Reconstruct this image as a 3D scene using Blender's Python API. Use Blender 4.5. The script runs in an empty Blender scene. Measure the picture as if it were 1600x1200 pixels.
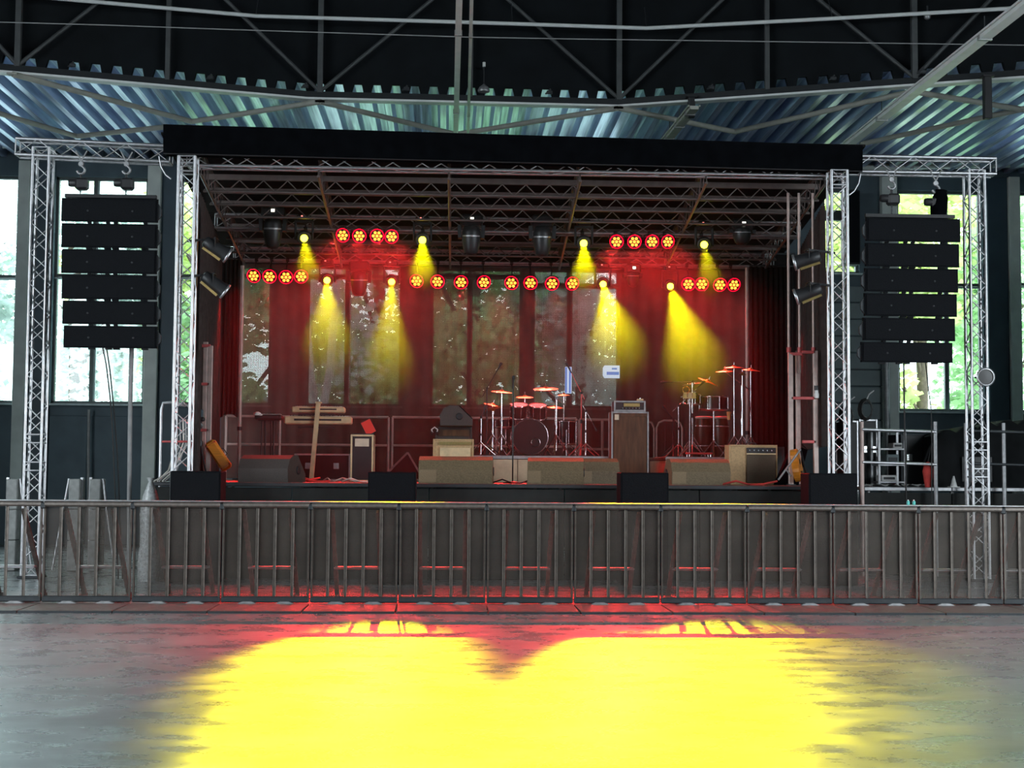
import bpy, math, random
from mathutils import Vector, Matrix
random.seed(7)
sc = bpy.context.scene
COL = sc.collection
R = math.radians
V = Vector

# ------------------------------------------------------------------ camera
F = 2220.0
CAM = V((0, 0, 1.58))
YAW, PITCH, ROLL = R(2.6), math.atan(137 / F), R(0.4)
fwd = V((math.sin(YAW) * math.cos(PITCH), math.cos(YAW) * math.cos(PITCH), math.sin(PITCH)))
r0 = V((math.cos(YAW), -math.sin(YAW), 0))
u0 = r0.cross(fwd)
rgt = r0 * math.cos(ROLL) + u0 * math.sin(ROLL)
upv = u0 * math.cos(ROLL) - r0 * math.sin(ROLL)
cd = bpy.data.cameras.new('camera')
cam = bpy.data.objects.new('camera', cd)
COL.objects.link(cam)
M3 = Matrix((rgt, upv, -fwd)).transposed().to_4x4()
M3.translation = CAM
cam.matrix_world = M3
cd.sensor_fit = 'HORIZONTAL'
cd.sensor_width = 36
cd.lens = F * 36 / 1600
cd.clip_end = 300
sc.camera = cam

# ------------------------------------------------------------------ world, exposure
SKY = 8.5
w = bpy.data.worlds.new('overcast_sky')
sc.world = w
w.use_nodes = True
bg = w.node_tree.nodes['Background']
bg.inputs[0].default_value = (0.84, 0.94, 1.0, 1)
bg.inputs[1].default_value = SKY
sc.view_settings.view_transform = 'Standard'
sc.view_settings.look = 'None'
sc.view_settings.exposure = 0.0
sc.view_settings.gamma = 1.0
sc.view_settings.use_curve_mapping = False
try:
    sc.cycles.transparent_max_bounces = 24
    sc.cycles.max_bounces = 8
    sc.cycles.use_denoising = True
    sc.cycles.sample_clamp_indirect = 6.0
    sc.cycles.volume_bounces = 0
    sc.cycles.caustics_reflective = False
    sc.cycles.caustics_refractive = False
except Exception:
    pass

def portal(name, loc, rot, sx, sy):
    l = bpy.data.lights.new(name, 'AREA')
    l.shape = 'RECTANGLE'
    l.size, l.size_y = sx, sy
    l.cycles.is_portal = True
    o = bpy.data.objects.new(name, l)
    o.location = loc
    o.rotation_euler = rot
    COL.objects.link(o)

HX = 13.0           # half width of the hall
YB = 30.0           # back wall
portal('daylight_left_windows', (-HX - .15, 7, 4.8), (0, R(-90), 0), 7.2, 16)
portal('daylight_right_windows', (HX + .15, 7, 4.8), (0, R(90), 0), 7.2, 16)
portal('daylight_back_windows', (1, YB + .2, 5.5), (R(-90), 0, 0), 24, 5.4)

YELLOW_W = 11500.0
RED_W = 1150.0
HAZE = 0.0070

# ------------------------------------------------------------------ pixel helpers (1600 x 1200 frame)
def ray(px, py):
    return fwd + rgt * ((px - 800) / F) - upv * ((py - 600) / F)
def W(px, py, Y):
    d = ray(px, py)
    return CAM + d * (Y / d.y)
def H(px, py, z):
    d = ray(px, py)
    return CAM + d * ((z - CAM.z) / d.z)
def X(px, Y):
    return W(px, 740, Y).x
def Z(px, py, Y):
    return W(px, py, Y).z

# ------------------------------------------------------------------ materials
MATS = {}
def mat(name, col, rough=.5, metal=0.0, var=.15, scale=8.0, spec=.5, bump=0.0, stretch=(1, 1, 1)):
    if name in MATS:
        return MATS[name]
    m = bpy.data.materials.new(name)
    m.use_nodes = True
    n = m.node_tree.nodes
    l = m.node_tree.links
    b = n['Principled BSDF']
    tc = n.new('ShaderNodeTexCoord')
    mp = n.new('ShaderNodeMapping')
    mp.inputs['Scale'].default_value = stretch
    nz = n.new('ShaderNodeTexNoise')
    nz.inputs['Scale'].default_value = scale
    nz.inputs['Detail'].default_value = 4
    rp = n.new('ShaderNodeValToRGB')
    a = [max(0, c * (1 - var)) for c in col]
    c2 = [min(1, c * (1 + var)) for c in col]
    rp.color_ramp.elements[0].position = .3
    rp.color_ramp.elements[1].position = .7
    rp.color_ramp.elements[0].color = (*a, 1)
    rp.color_ramp.elements[1].color = (*c2, 1)
    l.new(tc.outputs['Object'], mp.inputs[0])
    l.new(mp.outputs[0], nz.inputs['Vector'])
    l.new(nz.outputs['Fac'], rp.inputs[0])
    l.new(rp.outputs[0], b.inputs['Base Color'])
    b.inputs['Roughness'].default_value = rough
    b.inputs['Metallic'].default_value = metal
    b.inputs['Specular IOR Level'].default_value = spec
    if bump:
        bp = n.new('ShaderNodeBump')
        bp.inputs['Strength'].default_value = bump
        bp.inputs['Distance'].default_value = .02
        l.new(nz.outputs['Fac'], bp.inputs['Height'])
        l.new(bp.outputs[0], b.inputs['Normal'])
    MATS[name] = m
    return m

def emit(name, col, s):
    m = bpy.data.materials.new(name)
    m.use_nodes = True
    n = m.node_tree.nodes
    l = m.node_tree.links
    n.remove(n['Principled BSDF'])
    e = n.new('ShaderNodeEmission')
    e.inputs[0].default_value = (*col, 1)
    e.inputs[1].default_value = s
    l.new(e.outputs[0], n['Material Output'].inputs[0])
    MATS[name] = m
    return m

def sheer(name, col, pitch, open_x, open_z, rough=.7, metal=0.0, soft=None):
    """a woven or perforated sheet: a fine grid of real see-through openings"""
    m = bpy.data.materials.new(name)
    m.use_nodes = True
    n = m.node_tree.nodes
    l = m.node_tree.links
    b = n['Principled BSDF']
    b.inputs['Base Color'].default_value = (*col, 1)
    b.inputs['Roughness'].default_value = rough
    b.inputs['Metallic'].default_value = metal
    tc = n.new('ShaderNodeTexCoord')
    sp = n.new('ShaderNodeSeparateXYZ')
    l.new(tc.outputs['Object'], sp.inputs[0])
    nz = n.new('ShaderNodeTexNoise')
    nz.inputs['Scale'].default_value = 3
    nz.inputs['Detail'].default_value = 6
    l.new(tc.outputs['Object'], nz.inputs['Vector'])
    rp = n.new('ShaderNodeValToRGB')
    rp.color_ramp.elements[0].position = .3
    rp.color_ramp.elements[1].position = .75
    rp.color_ramp.elements[0].color = (*[c * .75 for c in col], 1)
    rp.color_ramp.elements[1].color = (*[min(1, c * 1.3) for c in col], 1)
    l.new(nz.outputs['Fac'], rp.inputs[0])
    l.new(rp.outputs[0], b.inputs['Base Color'])
    outs = []
    for ax, op in (('X', open_x), ('Z', open_z)):
        d = n.new('ShaderNodeMath'); d.operation = 'DIVIDE'
        d.inputs[1].default_value = pitch
        l.new(sp.outputs[ax], d.inputs[0])
        f = n.new('ShaderNodeMath'); f.operation = 'FRACT'
        l.new(d.outputs[0], f.inputs[0])
        g = n.new('ShaderNodeMath'); g.operation = 'LESS_THAN'
        g.inputs[1].default_value = op
        l.new(f.outputs[0], g.inputs[0])
        outs.append(g)
    mu = n.new('ShaderNodeMath'); mu.operation = 'MULTIPLY'
    l.new(outs[0].outputs[0], mu.inputs[0])
    l.new(outs[1].outputs[0], mu.inputs[1])
    tr = n.new('ShaderNodeBsdfTransparent')
    mx = n.new('ShaderNodeMixShader')
    l.new(mu.outputs[0], mx.inputs[0])
    l.new(b.outputs[0], mx.inputs[1])
    l.new(tr.outputs[0], mx.inputs[2])
    l.new(mx.outputs[0], n['Material Output'].inputs[0])
    MATS[name] = m
    return m

mat('alu', (.62, .62, .64), .34, .85, .12, 20)
mat('alu_dull', (.42, .42, .43), .45, .7, .2, 12)
mat('barrier_alu', (.22, .19, .17), .45, .6, .25, 14)
mat('bar_alu', (.135, .115, .10), .38, .6, .25, 14)
mat('steel_dark', (.05, .055, .06), .5, .4)
mat('chrome', (.75, .75, .76), .18, 1.0, .05)
mat('black_paint', (.014, .014, .016), .5)
mat('black_cab', (.004, .005, .007), .7, 0, .3, 40, .12, .15)
mat('black_grille', (.005, .006, .008), .65, 0, .3, 90, .12, .4)
mat('black_cloth', (.003, .0035, .0045), .95, 0, .3, 6, .03)
mat('black_plastic', (.022, .022, .024), .42)
mat('rubber', (.02, .02, .02), .8)
mat('charcoal_drape', (.055, .042, .04), .9, 0, .25, 10, .15)
mat('black_drape', (.016, .014, .014), .95, 0, .25, 10, .1)
mat('wedge_paint', (.16, .115, .065), .55, 0, .25, 50, .35, .2)
mat('wedge_grille', (.24, .17, .10), .55, .2, .2, 120, .4, .3)
mat('tolex_tan', (.55, .36, .18), .6, 0, .15, 40)
mat('tolex_dark', (.05, .035, .03), .65, 0, .2, 60)
mat('grille_cloth', (.10, .075, .05), .85, 0, .3, 120)
mat('pale_wood', (.62, .44, .24), .5, 0, .2, 4, .4, 0, (1, 1, 12))
mat('orange_wood', (.75, .26, .03), .32, 0, .15, 6, .5, 0, (1, 1, 8))
mat('dark_wood', (.10, .045, .02), .35, 0, .4, 3, .5, 0, (6, 6, 1))
mat('stand_cream', (.78, .58, .34), .45)
mat('keys_white', (.8, .78, .72), .35)
mat('brass', (.78, .55, .22), .28, .9, .1, 30)
mat('drum_shell', (.035, .02, .018), .22, 0, .3, 5)
mat('drum_head', (.62, .58, .52), .5)
mat('drum_head_black', (.018, .016, .016), .35)
mat('stage_ply', (.10, .07, .06), .45, 0, .35, 5, .5)
mat('stage_skirt', (.012, .014, .013), .75, 0, .3, 5)
mat('riser_ply', (.55, .42, .28), .55, 0, .2, 5)
mat('wall_slate', (.085, .125, .15), .6, 0, .15, 2)
mat('wall_grey', (.22, .27, .28), .6, 0, .12, 2)
mat('wall_black', (.006, .008, .010), .8, 0, .3, 2, .2)
mat('column_grey', (.72, .77, .73), .6, 0, .1, 3)
mat('navy_panel', (.045, .075, .10), .5, 0, .15, 2)
mat('ceiling_dark', (.012, .015, .017), .8)
mat('beam_dark', (.012, .015, .018), .55, 0, .2, 5)
mat('beam_member', (.075, .08, .082), .55, 0, .2, 5)
mat('beige_paint', (.42, .42, .37), .5, 0, .1, 5)
mat('white_paint', (.82, .84, .83), .4, 0, .06, 5)
mat('blue_deck', (.48, .54, .95), .28, .8, .5, 2.2, .6, 0, (9, .25, 3))
mat('window_frame', (.08, .10, .10), .5)
mat('window_frame_pale', (.55, .65, .66), .5)
mat('bark', (.12, .085, .06), .9, 0, .3, 12)
mat('pale_streak', (.72, .70, .66), .8, 0, .25, 9)
mat('ground', (.42, .43, .44), .9, 0, .2, .8)  # unseen ground turned pale grey to whiten light bounced onto the roof
mat('red_cloth_and_light', (.55, .05, .04), .8)  # also paints red stage light on cables, table top and case edges
mat('white_plastic', (.8, .8, .78), .45)
mat('orange_plastic', (.8, .32, .12), .45)
mat('teal_bottle', (.10, .55, .50), .25)
mat('sign_blue', (.10, .25, .75), .4)
mat('sign_white', (.75, .82, .95), .4)
mat('paper_tag', (.75, .6, .45), .7)
mat('concrete', (.42, .43, .42), .85, 0, .2, 10)
mat('clear_bag', (.50, .52, .52), .25, 0, .3, 30)
mat('cable_black', (.012, .012, .012), .6)
mat('cable_grey', (.34, .34, .34), .6)
mat('cable_white', (.7, .66, .6), .5)
mat('tarp', (.008, .009, .010), .8, 0, .3, 5, .2)
mat('roof_pipe', (.17, .13, .12), .5, .3)
mat('roof_tube', (.22, .18, .17), .4, .6)
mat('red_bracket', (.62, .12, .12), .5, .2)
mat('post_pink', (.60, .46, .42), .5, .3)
sheer('perforated_sheet', (.13, .105, .088), .016, .74, .70, .55, .3)
sheer('gauze', (.10, .078, .065), .020, .29, .27, .9)
emit('red_led', (1.0, .26, .03), 4.0)
emit('red_glare', (1.0, .0, .015), 6.0)  # glowing ring added for lens glare and red spill on the roof
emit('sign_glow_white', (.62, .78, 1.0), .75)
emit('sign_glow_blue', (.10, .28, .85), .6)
emit('yellow_led', (1.0, .96, .03), 14.0)
emit('display_white', (1.0, .95, .8), 2.2)
emit('status_red', (1.0, .25, .2), 2.0)
emit('screen_red', (.75, .06, .05), 0.55)

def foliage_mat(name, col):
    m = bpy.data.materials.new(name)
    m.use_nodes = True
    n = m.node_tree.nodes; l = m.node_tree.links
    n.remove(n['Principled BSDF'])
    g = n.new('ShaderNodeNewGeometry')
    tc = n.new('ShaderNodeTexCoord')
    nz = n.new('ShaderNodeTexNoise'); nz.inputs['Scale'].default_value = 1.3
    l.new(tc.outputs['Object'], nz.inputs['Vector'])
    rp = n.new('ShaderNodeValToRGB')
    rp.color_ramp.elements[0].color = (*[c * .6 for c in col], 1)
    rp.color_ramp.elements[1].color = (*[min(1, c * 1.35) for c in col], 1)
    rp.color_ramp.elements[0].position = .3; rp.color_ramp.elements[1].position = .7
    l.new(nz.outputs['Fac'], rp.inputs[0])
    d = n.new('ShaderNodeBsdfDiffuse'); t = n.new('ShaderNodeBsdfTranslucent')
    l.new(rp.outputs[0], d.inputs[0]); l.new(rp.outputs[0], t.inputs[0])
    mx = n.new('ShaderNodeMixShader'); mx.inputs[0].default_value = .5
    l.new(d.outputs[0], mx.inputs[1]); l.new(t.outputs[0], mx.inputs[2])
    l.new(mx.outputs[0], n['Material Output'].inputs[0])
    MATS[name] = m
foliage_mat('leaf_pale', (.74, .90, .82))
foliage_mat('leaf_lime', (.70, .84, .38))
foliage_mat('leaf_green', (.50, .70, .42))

def glass_mat():
    m = bpy.data.materials.new('pane_glass')
    m.use_nodes = True
    n = m.node_tree.nodes; l = m.node_tree.links
    n.remove(n['Principled BSDF'])
    t = n.new('ShaderNodeBsdfTransparent'); t.inputs[0].default_value = (.90, .98, .96, 1)
    g = n.new('ShaderNodeBsdfGlossy'); g.inputs['Roughness'].default_value = .03
    mx = n.new('ShaderNodeMixShader'); mx.inputs[0].default_value = .06
    l.new(t.outputs[0], mx.inputs[1]); l.new(g.outputs[0], mx.inputs[2])
    l.new(mx.outputs[0], n['Material Output'].inputs[0])
    MATS['pane_glass'] = m
glass_mat()

def floor_mat():
    m = bpy.data.materials.new('polished_screed')
    m.use_nodes = True
    n = m.node_tree.nodes; l = m.node_tree.links
    b = n['Principled BSDF']
    tc = n.new('ShaderNodeTexCoord')
    def noise(scale, st, det=5):
        mp = n.new('ShaderNodeMapping'); mp.inputs['Scale'].default_value = st
        l.new(tc.outputs['Object'], mp.inputs[0])
        z = n.new('ShaderNodeTexNoise'); z.inputs['Scale'].default_value = scale; z.inputs['Detail'].default_value = det
        z.inputs['Roughness'].default_value = .62
        l.new(mp.outputs[0], z.inputs['Vector'])
        return z
    a = noise(1.6, (.5, 1, 1), 8)
    r1 = n.new('ShaderNodeValToRGB')
    r1.color_ramp.elements[0].position = .32; r1.color_ramp.elements[1].position = .68
    r1.color_ramp.elements[0].color = (.13, .135, .14, 1); r1.color_ramp.elements[1].color = (.23, .237, .245, 1)
    l.new(a.outputs['Fac'], r1.inputs[0])
    # dark scuffs and scratches
    s = noise(3.6, (.7, 1.9, 1), 4)
    r2 = n.new('ShaderNodeValToRGB')
    r2.color_ramp.elements[0].position = .26; r2.color_ramp.elements[1].position = .30
    r2.color_ramp.elements[0].color = (.5, .5, .5, 1); r2.color_ramp.elements[1].color = (1, 1, 1, 1)
    l.new(s.outputs['Fac'], r2.inputs[0])
    mx = n.new('ShaderNodeMix'); mx.data_type = 'RGBA'; mx.blend_type = 'MULTIPLY'; mx.inputs[0].default_value = .5
    l.new(r1.outputs[0], mx.inputs[6]); l.new(r2.outputs[0], mx.inputs[7])
    l.new(mx.outputs[2], b.inputs['Base Color'])
    g = noise(2.4, (.8, 1.3, 1), 6)
    r3 = n.new('ShaderNodeMapRange')
    r3.inputs[1].default_value = .3; r3.inputs[2].default_value = .7
    r3.inputs[3].default_value = .20; r3.inputs[4].default_value = .40
    l.new(g.outputs['Fac'], r3.inputs[0]); l.new(r3.outputs[0], b.inputs['Roughness'])
    bp = n.new('ShaderNodeBump'); bp.inputs['Strength'].default_value = .06; bp.inputs['Distance'].default_value = .02
    l.new(g.outputs['Fac'], bp.inputs['Height']); l.new(bp.outputs[0], b.inputs['Normal'])
    b.inputs['IOR'].default_value = 2.9
    MATS['screed'] = m
floor_mat()

# ------------------------------------------------------------------ mesh helpers
def frame(d):
    d = d.normalized()
    a = V((0, 0, 1)) if abs(d.z) < .95 else V((1, 0, 0))
    u = d.cross(a).normalized()
    return u, u.cross(d).normalized()

class MB:
    def __init__(s):
        s.v = []; s.f = []; s.sm = []
    def add(s, vs, fs, smooth=False):
        k = len(s.v)
        s.v += [V(p) for p in vs]
        s.f += [tuple(i + k for i in f) for f in fs]
        s.sm += [smooth] * len(fs)
        return s
    def hexa(s, p):   # 8 points: bottom 4 ccw, top 4
        return s.add(p, [(3, 2, 1, 0), (4, 5, 6, 7), (0, 1, 5, 4), (1, 2, 6, 5), (2, 3, 7, 6), (3, 0, 4, 7)])
    def box(s, c, d, M=None, bev=0):
        x, y, z = [a / 2 for a in d]
        if bev <= 0:
            p = [(-x, -y, -z), (x, -y, -z), (x, y, -z), (-x, y, -z), (-x, -y, z), (x, -y, z), (x, y, z), (-x, y, z)]
            f = [(3, 2, 1, 0), (4, 5, 6, 7), (0, 1, 5, 4), (1, 2, 6, 5), (2, 3, 7, 6), (3, 0, 4, 7)]
        else:
            b = min(bev, x * .95, y * .95, z * .95)
            p = []; 
            for (sx, sy, sz) in ((-1, -1, -1), (1, -1, -1), (1, 1, -1), (-1, 1, -1), (-1, -1, 1), (1, -1, 1), (1, 1, 1), (-1, 1, 1)):
                p += [(sx * x, sy * (y - b), sz * (z - b)), (sx * (x - b), sy * y, sz * (z - b)), (sx * (x - b), sy * (y - b), sz * z)]
            q = lambda i, a: i * 3 + a
            f = [(q(3, 2), q(2, 2), q(1, 2), q(0, 2)), (q(4, 2), q(5, 2), q(6, 2), q(7, 2)),
                 (q(0, 1), q(1, 1), q(5, 1), q(4, 1)), (q(2, 1), q(3, 1), q(7, 1), q(6, 1)),
                 (q(1, 0), q(2, 0), q(6, 0), q(5, 0)), (q(3, 0), q(0, 0), q(4, 0), q(7, 0))]
            for i, j, a, c2 in ((0, 1, 1, 2), (1, 2, 0, 2), (2, 3, 1, 2), (3, 0, 0, 2)):
                f.append((q(i, c2), q(j, c2), q(j, a), q(i, a)))
                f.append((q(i + 4, a), q(j + 4, a), q(j + 4, c2), q(i + 4, c2)))
            for i, e in ((0, (0, 1)), (1, (1, 0)), (2, (0, 1)), (3, (1, 0))):
                f.append((q(i, e[0]), q(i, e[1]), q(i + 4, e[1]), q(i + 4, e[0])))
            for i in range(8):
                f.append((q(i, 0), q(i, 1), q(i, 2)))
        p = [V(a) for a in p]
        if M is not None:
            p = [M @ a for a in p]
        c = V(c)
        return s.add([a + c for a in p], f)
    def bar(s, p, q, wd, ht):
        p, q = V(p), V(q)
        u, v = frame(q - p)
        u = u * wd / 2; v = v * ht / 2
        return s.hexa([p - u - v, p + u - v, p + u + v, p - u + v, q - u - v, q + u - v, q + u + v, q - u + v])
    def tube(s, p, q, r, n=8, r2=None):
        p, q = V(p), V(q)
        u, v = frame(q - p)
        r2 = r if r2 is None else r2
        vs = []
        for c, rr in ((p, r), (q, r2)):
            for i in range(n):
                a = 2 * math.pi * i / n
                vs.append(c + u * math.cos(a) * rr + v * math.sin(a) * rr)
        s.add(vs, [(i, (i + 1) % n, n + (i + 1) % n, n + i) for i in range(n)], True)
        s.add(vs[:n], [tuple(reversed(range(n)))]); s.add(vs[n:], [tuple(range(n))])
        return s
    def path(s, pts, r, n=6):
        pts = [V(p) for p in pts]
        vs = []
        pu = None
        for i, p in enumerate(pts):
            d = (pts[min(i + 1, len(pts) - 1)] - pts[max(i - 1, 0)])
            d = d.normalized() if d.length > 1e-9 else V((0, 0, 1))
            if pu is None:
                u, v = frame(d)
            else:
                u = (pu - d * pu.dot(d)).normalized(); v = u.cross(d)
            pu = u
            for k in range(n):
                a = 2 * math.pi * k / n
                vs.append(p + u * math.cos(a) * r + v * math.sin(a) * r)
        fs = []
        for i in range(len(pts) - 1):
            for k in range(n):
                fs.append((i * n + k, i * n + (k + 1) % n, (i + 1) * n + (k + 1) % n, (i + 1) * n + k))
        s.add(vs, fs, True)
        s.add(vs[:n], [tuple(range(n))]); s.add(vs[-n:], [tuple(range(n))])
        return s
    def lathe(s, prof, n=20, M=None, cap=True):
        vs = []
        for r, z in prof:
            for i in range(n):
                a = 2 * math.pi * i / n
                p = V((r * math.cos(a), r * math.sin(a), z))
                vs.append(M @ p if M is not None else p)
        fs = []
        for j in range(len(prof) - 1):
            for i in range(n):
                fs.append((j * n + i, j * n + (i + 1) % n, (j + 1) * n + (i + 1) % n, (j + 1) * n + i))
        s.add(vs, fs, True)
        if cap:
            s.add(vs[:n], [tuple(reversed(range(n)))]); s.add(vs[-n:], [tuple(range(n))])
        return s
    def prism(s, poly, y0, y1, M=None):   # polygon in x,z extruded along y
        n = len(poly)
        vs = [V((x, y0, z)) for x, z in poly] + [V((x, y1, z)) for x, z in poly]
        if M is not None:
            vs = [M @ p for p in vs]
        s.add(vs, [tuple(range(n)), tuple(reversed(range(n, 2 * n)))] + [(i, n + i, n + (i + 1) % n, (i + 1) % n) for i in range(n)])
        return s
    def build(s, name, m, parent=None, loc=(0, 0, 0), M=None):
        me = bpy.data.meshes.new(name)
        vs = s.v if M is None else [M @ p for p in s.v]
        me.from_pydata([tuple(p) for p in vs], [], s.f)
        me.polygons.foreach_set('use_smooth', s.sm)
        me.materials.append(MATS[m] if isinstance(m, str) else m)
        me.update()
        o = bpy.data.objects.new(name, me)
        COL.objects.link(o)
        o.location = loc
        if parent is not None:
            o.parent = parent
        return o

LABELS = {}
def tag(o, label, cat, group=None, kind=None):
    o['label'] = label; o['category'] = cat
    if group: o['group'] = group
    if kind: o['kind'] = kind
    LABELS.setdefault(label, []).append(o.name)
    return o
def thing(name, label, cat, loc=(0, 0, 0), rz=0, group=None):
    o = bpy.data.objects.new(name, None)
    o.empty_display_size = .1
    COL.objects.link(o)
    o.location = loc; o.rotation_euler = (0, 0, rz)
    return tag(o, label, cat, group)
def struct(o, label=None):
    o['kind'] = 'structure'
    if label: o['label'] = label
    return o
def inst(me_obj, name, parent, loc=(0, 0, 0), rot=(0, 0, 0)):
    o = bpy.data.objects.new(name, me_obj.data)
    COL.objects.link(o)
    o.parent = parent; o.location = loc; o.rotation_euler = rot
    return o
def copy_tree(o, parent=None):
    kids = [c for c in list(o.children)]
    c = o.copy(); COL.objects.link(c); c.parent = parent
    for k in kids: copy_tree(k, c)
    return c
def look(d):   # rotation whose +Z goes along d
    d = V(d).normalized()
    return d.to_track_quat('Z', 'Y').to_matrix().to_4x4()
def spot(name, parent, loc, d, watts, col, deg, blend=.25, rad=.05):
    l = bpy.data.lights.new(name, 'SPOT')
    l.energy = watts; l.color = col; l.spot_size = R(deg); l.spot_blend = blend; l.shadow_soft_size = rad
    o = bpy.data.objects.new(name, l)
    COL.objects.link(o)
    o.parent = parent; o.location = loc
    o.rotation_euler = (-V(d)).to_track_quat('Z', 'Y').to_euler()
    return o
ORD = ['first', 'second', 'third', 'fourth', 'fifth', 'sixth', 'seventh', 'eighth', 'ninth', 'tenth', 'eleventh', 'twelfth', 'thirteenth']

def truss_parts(root, p, q, s=.24, pitch=.36, rc=.024, rb=.010, m='alu', flip=0, ends=True):
    """box truss between p and q (local to root): four chords and one lattice per face"""
    p, q = V(p), V(q)
    d = q - p; L = d.length; d.normalize()
    u, v = frame(d)
    cs = [(-1, -1), (1, -1), (1, 1), (-1, 1)]
    off = [(u * a + v * b) * s / 2 for a, b in cs]
    for o in off:
        MB().tube(p + o, q + o, rc, 8).build('chord', m, root)
    n = max(2, int(round(L / pitch)))
    for k in range(4):
        a, b = off[k], off[(k + 1) % 4]
        mb = MB()
        for i in range(n):
            t0 = p + d * (L * i / n); t1 = p + d * (L * (i + 1) / n)
            e = (i + k + flip) % 2
            mb.tube(t0 + (a if e else b), t1 + (b if e else a), rb, 5)
        if ends:
            mb.tube(p + a, p + b, rb * 1.3, 5); mb.tube(q + a, q + b, rb * 1.3, 5)
        mb.build('lattice', m, root)
    return off

# ================================================================== SETTING
MB().add([(-HX - .3, -8, 0), (HX + .3, -8, 0), (HX + .3, YB + .3, 0), (-HX - .3, YB + .3, 0),
          (-HX - .3, -8, -.2), (HX + .3, -8, -.2), (HX + .3, YB + .3, -.2), (-HX - .3, YB + .3, -.2)],
         [(0, 1, 2, 3), (7, 6, 5, 4), (0, 4, 5, 1), (1, 5, 6, 2), (2, 6, 7, 3), (3, 7, 4, 0)]).build('floor', 'screed')
struct(bpy.data.objects['floor'], 'scuffed polished grey hall floor lit yellow by the stage lamps')
gr = MB(); gr.box((0, 55, -.35), (120, 49, .3)); gr.box((-40, 8, -.35), (52, 60, .3)); gr.box((40, 8, -.35), (52, 60, .3))
struct(gr.build('floor_outside', 'ground'), 'pale paving unseen outside, its tone set to whiten bounced light')

# roof girder plan line (bottom chord at z = 8)
ZG = 8.0
GP = [H(-170, 97, ZG), H(480, 154, ZG), H(966, 166, ZG), H(1770, 109, ZG)]
GP = [V((-HX, GP[0].y + (GP[1].y - GP[0].y) / (GP[1].x - GP[0].x) * (-HX - GP[0].x), ZG))] + GP[1:3] + \
     [V((HX, GP[2].y + (GP[3].y - GP[2].y) / (GP[3].x - GP[2].x) * (HX - GP[2].x), ZG))]
def gy(x):
    for a, b in zip(GP, GP[1:]):
        if x <= b.x + 1e-6:
            return a.y + (b.y - a.y) * (x - a.x) / (b.x - a.x)
    return GP[-1].y
ZT = 10.4
PIT = .33
# dark wall above the lower roof, its foot cut to the trapezoid profile
mb = MB()
nrib = int(2 * HX / PIT)
TW0, TW1 = .055, .095
for i in range(nrib + 1):
    xc = -HX + i * PIT
    a = [xc - TW0, xc + TW0, xc + TW1, xc - TW1]
    zz = [ZG + .10, ZG + .10, ZG + .31, ZG + .31]
    vs = [(x, gy(min(max(x, -HX), HX)) + .12, z) for x, z in zip(a, zz)] + [(x, gy(min(max(x, -HX), HX)) + .18, z) for x, z in zip(a, zz)]
    mb.add(vs, [(0, 1, 2, 3), (7, 6, 5, 4), (0, 4, 5, 1), (1, 5, 6, 2), (3, 2, 6, 7), (0, 3, 7, 4)])
for a, b in zip(GP, GP[1:]):
    mb.hexa([(a.x, a.y + .12, ZG + .31), (b.x, b.y + .12, ZG + .31), (b.x, b.y + .18, ZG + .31), (a.x, a.y + .18, ZG + .31),
             (a.x, a.y + .12, ZT + .6), (b.x, b.y + .12, ZT + .6), (b.x, b.y + .18, ZT + .6), (a.x, a.y + .18, ZT + .6)])
struct(mb.build('wall_upper', 'wall_black'), 'dark clerestory wall behind the roof girder, notched along its foot')
# near ceiling
struct(MB().box((0, 8.4, ZT + .75), (2 * HX + .6, 33, .3)).build('ceiling_hall', 'ceiling_dark'), 'dark hall ceiling over the camera side')

# blue corrugated roof deck: one sheet per three ribs
deck = bpy.data.objects.new('ceiling', None); COL.objects.link(deck)
struct(deck, 'blue corrugated metal roof deck with bright reflections')
prof = [(-TW0, .12), (TW0, .12), (TW1 + .01, .32), (PIT - TW1 - .01, .32)]
for i in range(0, nrib, 3):
    pts = []
    for k in range(3):
        for (dx, dz) in prof:
            pts.append((-HX + (i + k) * PIT + dx, ZG + dz))
    pts.append((-HX + (i + 3) * PIT - TW0, ZG + .12))
    n = len(pts)
    vs = [(x, gy(min(max(x, -HX), HX)) + .2, z) for x, z in pts] + [(x, YB + .1, z) for x, z in pts] + \
         [(x, gy(min(max(x, -HX), HX)) + .2, z + .012) for x, z in pts] + [(x, YB + .1, z + .012) for x, z in pts]
    fs = [(j, n + j, n + j + 1, j + 1) for j in range(n - 1)] + [(2 * n + j + 1, 3 * n + j + 1, 3 * n + j, 2 * n + j) for j in range(n - 1)]
    MB().add(vs, fs).build('deck_sheet', 'blue_deck', deck)

# unseen slabs added above the deck so no sky leaks
struct(MB().box((0, 27.9, ZG + .62), (2 * HX + .6, 5.2, .1)).build('ceiling_sky_block', 'ceiling_dark'))

for k_, (a, b) in enumerate(zip(GP, GP[1:])):
    struct(MB().hexa([(a.x, a.y + .18, ZG + .36), (b.x, b.y + .18, ZG + .36), (b.x, 26.2, ZG + .36), (a.x, 26.2, ZG + .36),
                      (a.x, a.y + .18, ZG + .40), (b.x, b.y + .18, ZG + .40), (b.x, 26.2, ZG + .40), (a.x, 26.2, ZG + .40)]).build('ceiling_leak_block', 'ceiling_dark'))
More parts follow.
